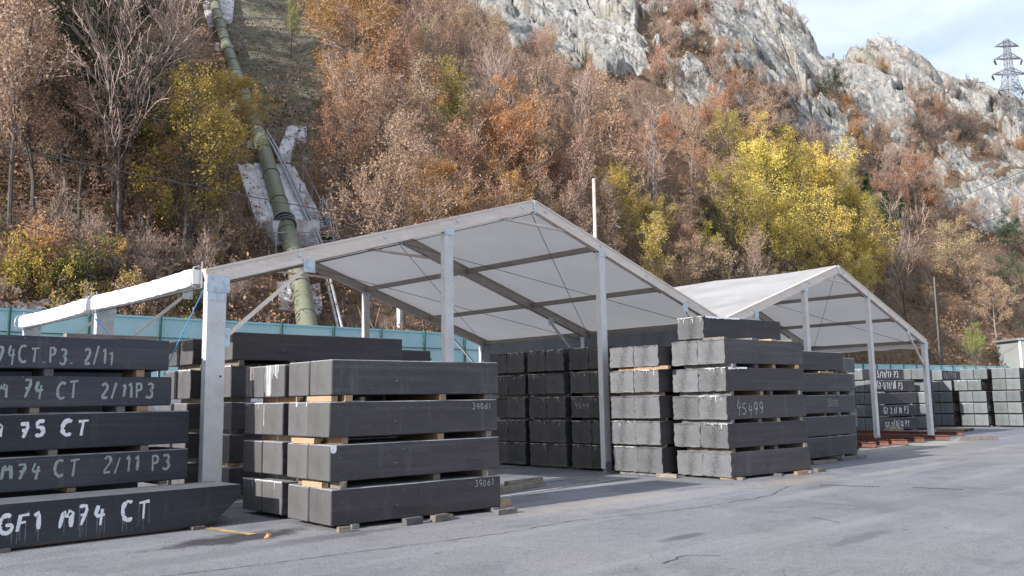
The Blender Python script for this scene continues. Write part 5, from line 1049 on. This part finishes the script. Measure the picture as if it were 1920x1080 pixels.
FORM = {'spread': [grow_tree(s, 8.5, .5, (10, 8, 7), .95, .3, .15, leaf=l) for s, l in ((1, 6500), (2, 7000), (3, 5500))],
        'slender': [grow_tree(s, 10.5, .26, (22, 7, 5), .7, .6, .10, leaf=l, first=.3, straight=.035) for s, l in ((11, 4500), (12, 6000), (13, 4000))],
        'fan': [grow_tree(s, 8, .62, (12, 8, 7), .55, .75, .10, leaf=l, first=.12) for s, l in ((21, 5500), (22, 6500), (23, 2500))],
        'round': [grow_tree(s, 11.5, .42, (20, 9, 6), .95, .35, .16, leaf=24000, lsize=.16, first=.12) for s in (31, 32)],
        'leafy': [grow_tree(s, 9, .48, (14, 8, 6), .9, .3, .14, leaf=12500, lsize=.16, first=.25) for s in (41, 42, 43)],
        'shrub': [grow_tree(s, 2.6, .5, (7, 6, 4), .8, .5, .035, stems=6, leaf=l, lsize=.13, first=.1, twig=.009) for s, l in ((51, 2600), (52, 1800), (53, 3200))],
        'thicket': [grow_tree(s, 3.2, .55, (8, 7, 5), .6, .7, .03, stems=7, leaf=l, lsize=.11, first=.05, twig=.009) for s, l in ((61, 900), (62, 500))],
        'conifer': [grow_conifer(s) for s in (71, 72)]}
USED = []
NV = [0]
def plant(form, col, bark, pos, sc, label, cat, group=None, var=None, sz=1., name=None):
    rr = random.Random(NV[0] * 7 + 3); NV[0] += 1; ms = FORM[form]; w, tw, lf = ms[rr.randrange(len(ms)) if var is None else var % len(ms)]
    nm = name or {'shrub': 'shrub', 'thicket': 'shrub', 'conifer': 'conifer_tree', 'slender': 'slender_tree', 'fan': 'bare_tree'}.get(form, 'autumn_tree')
    t = thing(nm, label, cat, tuple(pos), group); t.rotation_euler = (rr.uniform(-.05, .05), rr.uniform(-.05, .05), rr.uniform(0, 6.28)); t.scale = (sc, sc, sc * sz)
    for n_, me_, mt in (('trunk', w, BK[bark]), ('twigs', tw, BK['pinky' if bark != 'dark' else ('pinky' if rr.random() < .6 else 'dark')]), ('crown', lf, LM.get(col))):
        if me_ is None or (n_ == 'crown' and col is None): continue
        o = bpy.data.objects.new(n_, me_); C.objects.link(o); o.parent = t
        o.material_slots[0].link = 'OBJECT'; o.material_slots[0].material = mt
    return t
# --- trees one can point to: crown centre (px,py) -> foot found below it
def key(form, col, bark, foot, hpx, label, cat='tree', var=None, sz=1., name=None):
    P_, r_ = hit(*foot); H0 = {'spread': 8.5, 'slender': 10.5, 'fan': 8., 'round': 11.5, 'leafy': 9., 'shrub': 2.6, 'thicket': 3.2, 'conifer': 9.}[form]; dep = float(np.dot(np.array(P_) - CAM, FW)); h = hpx / FPX * dep
    USED.append((P_.x, P_.y, 2.2)); return plant(form, col, bark, (P_.x, P_.y, P_.z - .1), h / H0, label, cat, None, var, sz, name)
key('slender', 'pink', 'dark', (18, 455), 520, 'tall forked dark trunk at the left edge with pinkish leaves'); key('leafy', 'pink', 'dark', (60, 420), 330, 'pinkish brown leafy tree at the left edge, beside the forked trunk')
key('round', 'dark', 'dark', (185, 345), 360, 'dark evergreen tree high on the left, black green crown'); key('leafy', 'dark', 'dark', (235, 400), 240, 'dark evergreen tree beneath the tall bare tree at the left'); key('leafy', 'pink', 'dark', (150, 440), 260, 'pinkish leafy tree with black stems, left of the tall bare tree')
key('spread', 'pink', 'dark', (110, 300), 330, 'reddish tree at the top left, beside the dark evergreen')
key('round', 'dark', 'dark', (130, 380), 300, 'second dark evergreen tree at the left, behind pinkish leaves', var=1); key('round', 'dark', 'dark', (225, 425), 330, 'broad dark evergreen tree just behind the tall bare tree', var=0); key('leafy', 'russet', 'dark', (275, 455), 190, 'reddish brown tree between the tall bare tree and the yellow green tree')
key('fan', None, 'dark', (218, 470), 450, 'tall bare grey tree with fanning branches left of the yellow green tree', var=2); key('fan', None, 'pale', (300, 330), 300, 'bare grey tree behind the yellow green tree', var=0)
key('leafy', 'yg', 'dark', (340, 500), 330, 'yellow green tree with ivy covered trunk left of the pipe', var=0); key('leafy', 'oy', 'dark', (436, 335), 185, 'orange yellow tree overlapping the green pipe', var=1); key('leafy', 'yellow', 'dark', (380, 410), 205, 'small yellow tree right of the ivy covered trunk', var=2); key('shrub', 'yellow', 'dark', (310, 430), 110, 'bright yellow shrub under the yellow green tree', 'shrub')
key('shrub', 'yellow', 'dark', (75 + 0, 560), 90, 'orange yellow shrub at the lower left above the fence', 'shrub'); key('shrub', 'green', 'dark', (130, 545), 120, 'grey green shrub at the lower left', 'shrub'); key('shrub', 'orange', 'dark', (55, 520), 120, 'orange shrub at the far lower left', 'shrub'); key('shrub', 'yg', 'dark', (10, 545), 120, 'yellow green shrub cut by the left edge', 'shrub'); key('shrub', 'yellow', 'dark', (405, 470), 60, 'small yellow shrub left of the concrete slab', 'shrub')
key('leafy', 'orange', 'dark', (662, 240), 270, 'orange russet tree with dark trunk, upper part of the slope right of the pipe', var=0); key('spread', 'orange', 'dark', (620, 150), 240, 'rusty orange tree at the top, right of the cleared strip'); key('leafy', 'russet', 'dark', (700, 130), 230, 'russet tree near the top edge right of the orange ones'); key('slender', 'green', 'dark', (545, 110), 130, 'small green tree standing in the cleared strip beside the pipe')
key('leafy', 'pink', 'dark', (720, 400), 230, 'pinkish russet tree above the left roof slope of the near marquee', var=1); key('leafy', 'russet', 'dark', (640, 420), 200, 'low russet tree right of the steel stairs'); key('slender', 'yg', 'pale', (838, 420), 300, 'slender tree with pale trunk and greenish leaves above the marquee', var=1); key('fan', None, 'pale', (905, 330), 190, 'small whitish bare tree in the middle of the slope', var=2)
key('slender', 'tan', 'pale', (1022, 395), 280, 'thin pale trunk rising behind the marquee ridge', var=0); key('slender', None, 'pale', (1100, 440), 300, 'bare slender tree beside the weathered pole', var=2); key('slender', 'tan', 'pale', (1145, 460), 300, 'slender tan leaved tree right of the weathered pole', var=1); key('slender', 'pink', 'pale', (1180, 480), 240, 'slender tree with pinkish leaves above the right roof slope', var=1); key('slender', None, 'pale', (1230, 500), 290, 'bare slender tree left of the yellow trees', var=0)
key('leafy', 'yg', 'dark', (1215, 540), 150, 'low yellow green tree above the gap between the marquees'); key('leafy', 'dark', 'dark', (1335, 530), 130, 'dark green bush at the foot of the yellow trees')
key('round', 'yellow', 'dark', (1440, 560), 265, 'large bright yellow tree, left one above the far marquee', var=0); key('round', 'yellow', 'dark', (1545, 565), 265, 'large bright yellow tree, right one above the far marquee', var=1); key('leafy', 'yg', 'dark', (1375, 555), 215, 'yellow green tree on the left flank of the yellow trees', var=0); key('round', 'yellow', 'dark', (1600, 570), 200, 'lower yellow tree at the right flank behind the far marquee', var=0); key('leafy', 'yellow', 'dark', (1490, 470), 185, 'yellow crown behind the two large yellow trees', var=2); key('leafy', 'yg', 'dark', (1500, 560), 170, 'low green yellow tree right behind the far marquee ridge', var=1); key('leafy', 'oy', 'dark', (1630, 560), 100, 'small orange leaved tree right of the yellow trees', var=0)
key('conifer', 'con', 'dark', (1625, 395), 75, 'dark conifer on the rocks right of the yellow trees'); key('conifer', 'con', 'dark', (1665, 425), 75, 'dark green conifer below the quarry face, left of the wire'); key('conifer', 'con', 'dark', (1690, 430), 60, 'low conifer right beside another below the quarry'); key('leafy', 'con', 'dark', (1575, 215), 80, 'dark pine standing on the grey cliff face'); key('leafy', 'con', 'dark', (1895, 500), 85, 'dark green conifer at the right edge below the quarry'); key('leafy', 'con', 'dark', (1895, 580), 90, 'dark green bushy tree at the right edge, middle height')
key('leafy', 'russet', 'dark', (1720, 420), 120, 'russet tree left of the pale quarry face'); key('leafy', 'green', 'dark', (1830, 695), 70, 'light green bush at the fence near the small building', 'bush'); key('fan', None, 'dark', (1700, 620), 190, 'dark bare tree behind the end of the far marquee', var=0); key('leafy', 'tan', 'pale', (1870, 640), 110, 'tan leaved tree left of the small building'); key('leafy', 'tan', 'dark', (1800, 560), 130, 'tan brown tree in the lower right woodland')
# ridge line shrubs
for i, (px_, py_, h_, c_) in enumerate(((1478, 35, 45, None), (1500, 45, 30, 'russet'), (1560, 100, 14, 'con'), (1632, 100, 30, None), (1660, 112, 24, 'dark'), (1690, 125, 34, None), (1712, 135, 42, 'russet'), (1745, 150, 28, None), (1775, 160, 30, 'tan'), (1815, 165, 34, None), (1838, 180, 30, None), (1860, 190, 30, 'tan'), (1880, 195, 26, 'dark'))):
    key('thicket', c_, 'dark', (px_, py_ + 8), h_, 'shrub on the skyline of the cliff, %s' % ['leftmost, twiggy against the sky', 'russet one at the left end', 'tiny dark one in the first notch', 'on top of the middle knob, left', 'dark one on the middle knob', 'bare one right of the middle knob', 'reddest of them', 'bare one past the red shrub', 'tan one halfway to the pylon', 'bare one halfway to the pylon', 'bare one nearer the pylon', 'tan one just left of the pylon', 'dark one at the foot of the pylon'][i], 'shrub')
# --- the woodland between them
def rand_ok(x, y, d):
    return all((x - a) ** 2 + (y - b) ** 2 > (max(d, 0)) ** 2 for a, b, _ in USED)
CORR = [azt(*q) for q in [(345, -300), (640, -300), (600, 60), (600, 250), (640, 330), (660, 640), (500, 640), (440, 480), (430, 300), (440, 200), (400, 100)]]
SLABP = [azt(*q) for q in [(436, 298), (560, 302), (625, 420), (640, 470), (540, 500), (478, 470), (470, 414)]]
VIEWR = [[azt(*q) for q in [(900, -60), (945, 60), (1060, 105), (1185, 140), (1210, 60), (1195, -60)]], [azt(*q) for q in [(1440, -60), (1560, 100), (1700, 180), (1700, 250), (1600, 190), (1450, 150), (1350, 60)]]]
QUARRYF = [azt(*q) for q in [(1735, 325), (1960, 300), (1960, 440), (1860, 450), (1750, 410)]]
STRIP = [azt(*q) for q in [(385, -60), (600, -60), (570, 200), (640, 460), (640, 620), (540, 620), (470, 420), (455, 250), (400, 90)]]
def spec(cx, cy, rr):
    u = rr.random()
    if cx < 460:
        if cy > 420: return ('shrub', rr.choice(['tan', 'orange', 'yg', 'tan', 'pink']), 'dark')
        if cx < 320 and cy < 300 and u < .25: return ('leafy', 'dark', 'dark')
        return (rr.choice(['leafy', 'spread', 'fan', 'fan']), rr.choice(['pink', 'pink', 'russet', 'tan', 'pink']), rr.choice(['dark', 'dark', 'pale']))
    if cx < 760: return (rr.choice(['leafy', 'spread', 'leafy', 'fan']), rr.choice(['russet', 'orange', 'pink', 'pink', 'russet']) if cy < 240 else rr.choice(['pink', 'russet', 'pink', 'tan']), 'dark')
    if cx < 1330:
        if cy > 380 and cx > 1150: return (rr.choice(['slender', 'leafy']), rr.choice(['yg', 'tan', 'russet']), 'pale')
        if cy < 230: return ('fan', rr.choice(['pink', 'pink', 'tan', 'russet', None]), rr.choice(['dark', 'pale']))
        return (rr.choice(['fan', 'slender', 'leafy', 'spread']), rr.choice(['tan', 'pink', 'tan', 'orange', 'russet', 'yg' if u < .3 else 'pink']), 'pale')
    if cx < 1640: return (rr.choice(['fan', 'leafy', 'spread']), rr.choice(['russet', 'pink', 'tan', 'yg'] if cy < 330 else ['yg', 'yellow', 'tan']), 'dark')
    return (rr.choice(['fan', 'leafy', 'spread']), rr.choice(['tan', 'pink', 'tan', 'russet', None]), rr.choice(['dark', 'pale']))
ZX = [(130, 'at the left edge'), (240, 'left of the tall bare tree'), (350, 'beside the yellow green tree'), (470, 'left of the pipe'), (690, 'right of the cleared pipe strip'), (800, 'above the left marquee slope'), (900, 'above the marquee gable post'), (1010, 'above the marquee ridge'), (1100, 'left of the weathered pole'), (1190, 'right of the weathered pole'), (1280, 'above the near marquee corner'), (1370, 'left flank of the yellow trees'), (1480, 'over the far marquee roof'), (1640, 'over the far marquee ridge'), (1760, 'right of the yellow trees'), (3000, 'near the right edge')]
def zone(cx, cy, foot):
    xs = [t_ for a_, t_ in ZX if cx < a_][0]; hh = 'low' if foot > 430 else ('halfway up' if foot > 230 else 'high up')
    return (hh + ' on the slope, ' + xs, 'hillside woodland trees')
CN = {'oy': 'golden', 'pink': 'pinkish brown', 'russet': 'russet', 'tan': 'tan', 'yg': 'yellow green', 'yellow': 'yellow', 'orange': 'orange', 'dark': 'dark evergreen', None: 'leafless', 'con': 'dark green', 'green': 'light green'}
FN = {'leafy': 'leafy tree', 'spread': 'spreading tree', 'fan': 'upright twiggy tree', 'slender': 'slender tree', 'shrub': 'shrub', 'round': 'tree', 'thicket': 'thicket'}
def to_px(x, y, z):
    d = np.array([x, y, z]) - CAM; f = d @ FW; return 960 + FPX * (d @ RT) / f, 540 - FPX * (d @ UP) / f
rr = random.Random(42); cnt = 0; tries = 0
while cnt < 295 and tries < 22000:
    tries += 1; px_ = rr.uniform(-60, 1985); py_ = rr.uniform(-110, 640)
    if cnt > 235: px_ = rr.uniform(1240, 1985) if cnt % 3 else rr.uniform(-40, 420); py_ = rr.uniform(400, 690)
    az, tt = azt(px_, py_)
    if inpoly(np.array([az]), np.array([tt]), CORR)[0]: continue
    P_, r_ = hit(px_, py_); 
    if r_ >= float(np.interp(az, AZ, RC)) - 1: continue
    rkv, _ = rock_at(az, r_)
    if rkv > .25: continue
    if not rand_ok(P_.x, P_.y, 2.1 if r_ < 75 else 2.9): continue
    cpx = px_; c_in = False
    for fx in (-.7, 0, .7):
        for fy in (.4, .8, 1.): a1, t1 = azt(px_ + fx * 2.6 / r_ * FPX, py_ - fy * 7.5 / r_ * FPX); c_in |= bool(inpoly(np.array([a1]), np.array([t1]), STRIP)[0])
    if c_in and px_ > 300: continue
    if any(inpoly(np.array([azt(px_, py_ - fy * 7. / r_ * FPX)[0]]), np.array([azt(px_, py_ - fy * 7. / r_ * FPX)[1]]), v_)[0] for v_ in VIEWR for fy in (.45, .9)): continue
    if 140 < px_ < 475 and 300 < py_ < 540: continue
    dep = float(np.dot(np.array(P_) - CAM, FW)); cy = py_ - 3.5 / dep * FPX; f_, c_, b_ = spec(px_, cy, rr); sc = rr.uniform(.6, 1.02) * (.72 if r_ > 110 else 1)
    inrock = inpoly(np.array([az]), np.array([tt]), [azt(*q) for q in [(1180, 0), (1290, -30), (1545, 60), (2300, 180), (2300, 440), (1760, 430), (1560, 330), (1380, 250), (1240, 170)]])[0]
    if inrock and inpoly(np.array([az]), np.array([tt - .03]), QUARRYF)[0]: continue
    if inrock: f_, c_ = rr.choice([('thicket', 'russet'), ('thicket', 'pink'), ('shrub', 'russet'), ('thicket', None), ('shrub', 'dark' if rr.random() < .4 else 'russet')]); sc = rr.uniform(1.0, 1.8)
    USED.append((P_.x, P_.y, 0)); ph, gr = zone(px_, cy, py_)
    if inrock: ph, gr = ('in the cliff gullies, ' if py_ < 200 else 'at the foot of the cliffs, ') + zone(px_, cy, py_)[0].split(', ')[1], 'shrubs on the cliffs'
    lab = '%s%s%s %s %s' % ('small ' if sc < .7 else ('tall ' if sc > .9 else ''), {'pale': 'pale stemmed ', 'dark': ''}[b_], CN[c_], FN[f_].replace('leafy tree', 'tree').replace('upright twiggy', 'twiggy'), ph.replace(' on the slope', '')); plant(f_, c_, b_, (P_.x, P_.y, P_.z - .1), sc, lab, 'shrub' if f_ in ('shrub', 'thicket') else 'tree', gr); cnt += 1
k_ = 0; tries = 0
while k_ < 34 and tries < 900:
    tries += 1; px_ = rr.uniform(-30, 470); py_ = rr.uniform(425, 585); az, tt = azt(px_, py_); P_, r_ = hit(px_, py_)
    if not rand_ok(P_.x, P_.y, .9): continue
    USED.append((P_.x, P_.y, 0)); c_ = rr.choice(['tan', 'pink', 'tan', 'russet', 'oy', 'pink', 'tan']); f_ = rr.choice(['thicket', 'thicket', 'shrub'])
    plant(f_, c_, 'dark', (P_.x, P_.y, P_.z - .1), rr.uniform(.45, .85), '%s %s above the fence, %s, %s' % (CN.get(c_, 'golden'), 'bush' if f_ == 'shrub' else 'twiggy brushwood', 'upper row' if py_ < 500 else 'lower row', [t2 for a_, t2 in ZX if px_ < a_][0]), 'shrub', 'brushwood above the fence'); k_ += 1
QUARRY = [azt(*q) for q in [(1735, 325), (1960, 300), (1960, 470), (1860, 480), (1750, 420)]]
REG = [azt(*q) for q in [(1190, 0), (1290, -30), (1545, 60), (2000, 190), (2000, 420), (1760, 420), (1560, 320), (1380, 250), (1240, 170)]]
k_ = 0; tries = 0
while k_ < 95 and tries < 4000:
    tries += 1; px_ = rr.uniform(1190, 1940); py_ = rr.uniform(0, 430); az, tt = azt(px_, py_)
    if not inpoly(np.array([az]), np.array([tt]), REG)[0]: continue
    P_, r_ = hit(px_, py_)
    if r_ > float(np.interp(az, AZ, RC)) - 2 or not rand_ok(P_.x, P_.y, 1.3): continue
    rkv, Pd = rock_at(az, r_)
    if inpoly(np.array([az]), np.array([tt]), QUARRY)[0] or (rkv > .6 and rr.random() < .85) or any(inpoly(np.array([azt(px_, py_ - 12)[0]]), np.array([azt(px_, py_ - 12)[1]]), v_)[0] for v_ in VIEWR): continue
    USED.append((P_.x, P_.y, 0)); c_ = rr.choice(['russet', 'russet', 'pink', 'pink', 'orange', None, 'dark']); f_ = rr.choice(['shrub', 'thicket', 'thicket'])
    hh = 'top' if py_ < 110 else ('upper' if py_ < 200 else ('middle' if py_ < 300 else 'lower')); xs = [t_ for a_, t_ in ZX if px_ < a_][0]
    plant(f_, c_, 'dark', (Pd.x, Pd.y, Pd.z - .2), rr.uniform(.8, 1.5), '%s %s %s on the %s cliffs, %s' % (CN[c_], rr.choice(['small', 'low', 'round', 'ragged', 'compact']), 'bush' if f_ == 'shrub' else 'twiggy bush', hh, xs), 'shrub', 'small bushes on the cliffs'); k_ += 1
# --- undergrowth: leaf litter, brush and twigs nobody could count
rs = np.random.RandomState(9)
def scatter(n, smin, smax, per, rad, hgt, stretch, name, mt, lbl, seed, rockmax=.3, zoff=.0, near=1.0, azr=(8, 82)):
    rs = np.random.RandomState(seed); az = rs.uniform(*azr, n); rf = np.interp(az, AZ, RF); rc = np.interp(az, AZ, RC); u = rs.rand(n) ** near; r = 1 / (1 / rf + (1 / rc - 1 / rf) * u)
    i = np.clip(np.round(np.interp(az, AZ, np.arange(na))).astype(int), 0, na - 1); t_ = (r - RF[i]) / (RC[i] + 35 - RF[i]); j = np.clip(np.round(np.clip(t_, 0, 1) ** (1 / 1.15) * (nr - 1)).astype(int), 0, nr - 1); P0 = V[idx[i, j]]; ok = Gs[i, j] < rockmax
    cl = fbm(P0 / 3.5, 3, seed); ok &= ~inpoly(az, (P0[:, 2] - CAM[2]) / r, SLABP);
    if rockmax > 1:
        for pl_ in RP: ok &= ~(inpoly(az, (P0[:, 2] - CAM[2]) / r, pl_) & (rs.rand(n) < .85))
    ok &= cl > rs.uniform(.30, .55, n)
    a_ = np.radians(az); P0 = P0.copy(); P0[:, 0] += (r - (RF[i] + (RC[i] + 35 - RF[i]) * T[j])) * np.sin(a_) * .6; P0 = P0[ok]; k = len(P0)
    P_ = np.repeat(P0, per, 0) + rs.normal(0, 1, (k * per, 3)) * (rad, rad, rad * .7); P_[:, 2] += rs.rand(k * per) * hgt + zoff; K_ = len(P_)
    u = rs.normal(0, 1, (K_, 3)); u[:, 2] = np.abs(u[:, 2]) * stretch; u /= np.linalg.norm(u, axis=1)[:, None]; v_ = np.cross(u, rs.normal(0, 1, (K_, 3))); v_ /= np.linalg.norm(v_, axis=1)[:, None]; s_ = rs.uniform(smin, smax, (K_, 1)); w_ = s_ * (.6 if stretch < 2 else .03)
    Q = np.stack([P_ - u * s_, P_ + v_ * w_, P_ + u * s_, P_ - v_ * w_], 1).reshape(-1, 3); tn = np.repeat(np.clip(rs.rand(K_) * .7 + fbm(P_ / 6, 2, seed + 3) * .6 - .12, 0, 1), 4)
    o = solo(name, npmesh(name, Q, np.arange(4 * K_).reshape(-1, 4), [mt], False, {'tint': tn}), None, lbl, None, kind='stuff')
scatter(9000, .10, .24, 8, .5, .5, 1.0, 'cliff_scrub', leaf_mat('scrub_mix', [(.11, .07, .05), (.26, .15, .10), (.36, .24, .16), (.20, .19, .10)], .2), 'russet and olive scrub clinging to the ledges of the cliffs', 15, rockmax=1.2, azr=(56, 80))
scatter(24000, .05, .12, 9, .5, .6, 1.0, 'leaf_litter', leaf_mat('litter_mix', [(.10, .06, .04), (.22, .13, .085), (.37, .23, .16), (.48, .34, .25)], .1), 'brown fallen leaves and low brush covering the slope', 5)
scatter(16000, .16, .5, 6, .45, .6, 3.0, 'dry_brush', leaf_mat('brush_mix', [(.14, .10, .08), (.28, .21, .18), (.42, .35, .30)], .0), 'thin dry stems and brush between the trees', 6, near=1.35)
scatter(2600, .06, .13, 12, .35, .7, 1.0, 'green_undergrowth', leaf_mat('undergrowth_mix', [(.03, .05, .02), (.10, .12, .03), (.30, .27, .06)], .2), 'patches of green and yellow undergrowth', 7)
# labels of look-alikes: tell pairs and triples apart by their order across the view
by = {}
for o in C.objects:
    if o.parent is None and 'label' in o and 'category' in o: by.setdefault(o['label'], []).append(o)
for lb, os_ in by.items():
    if 2 <= len(os_) <= 5:
        os_.sort(key=lambda o: to_px(*o.location)[0]); w_ = {2: ['left one', 'right one'], 3: ['left one', 'middle one', 'right one'], 4: ['leftmost of four', 'second of four', 'third of four', 'rightmost of four'], 5: ['leftmost of five', 'second of five', 'middle of five', 'fourth of five', 'rightmost of five']}[len(os_)]
        for o, q_ in zip(os_, w_):
            l2 = lb + ', ' + q_
            for cut in ('pale stemmed ', 'dark bare ', 'tall '):
                if len(l2.split()) > 16: l2 = l2.replace(cut, '')
            if len(l2.split()) <= 16: o['label'] = l2
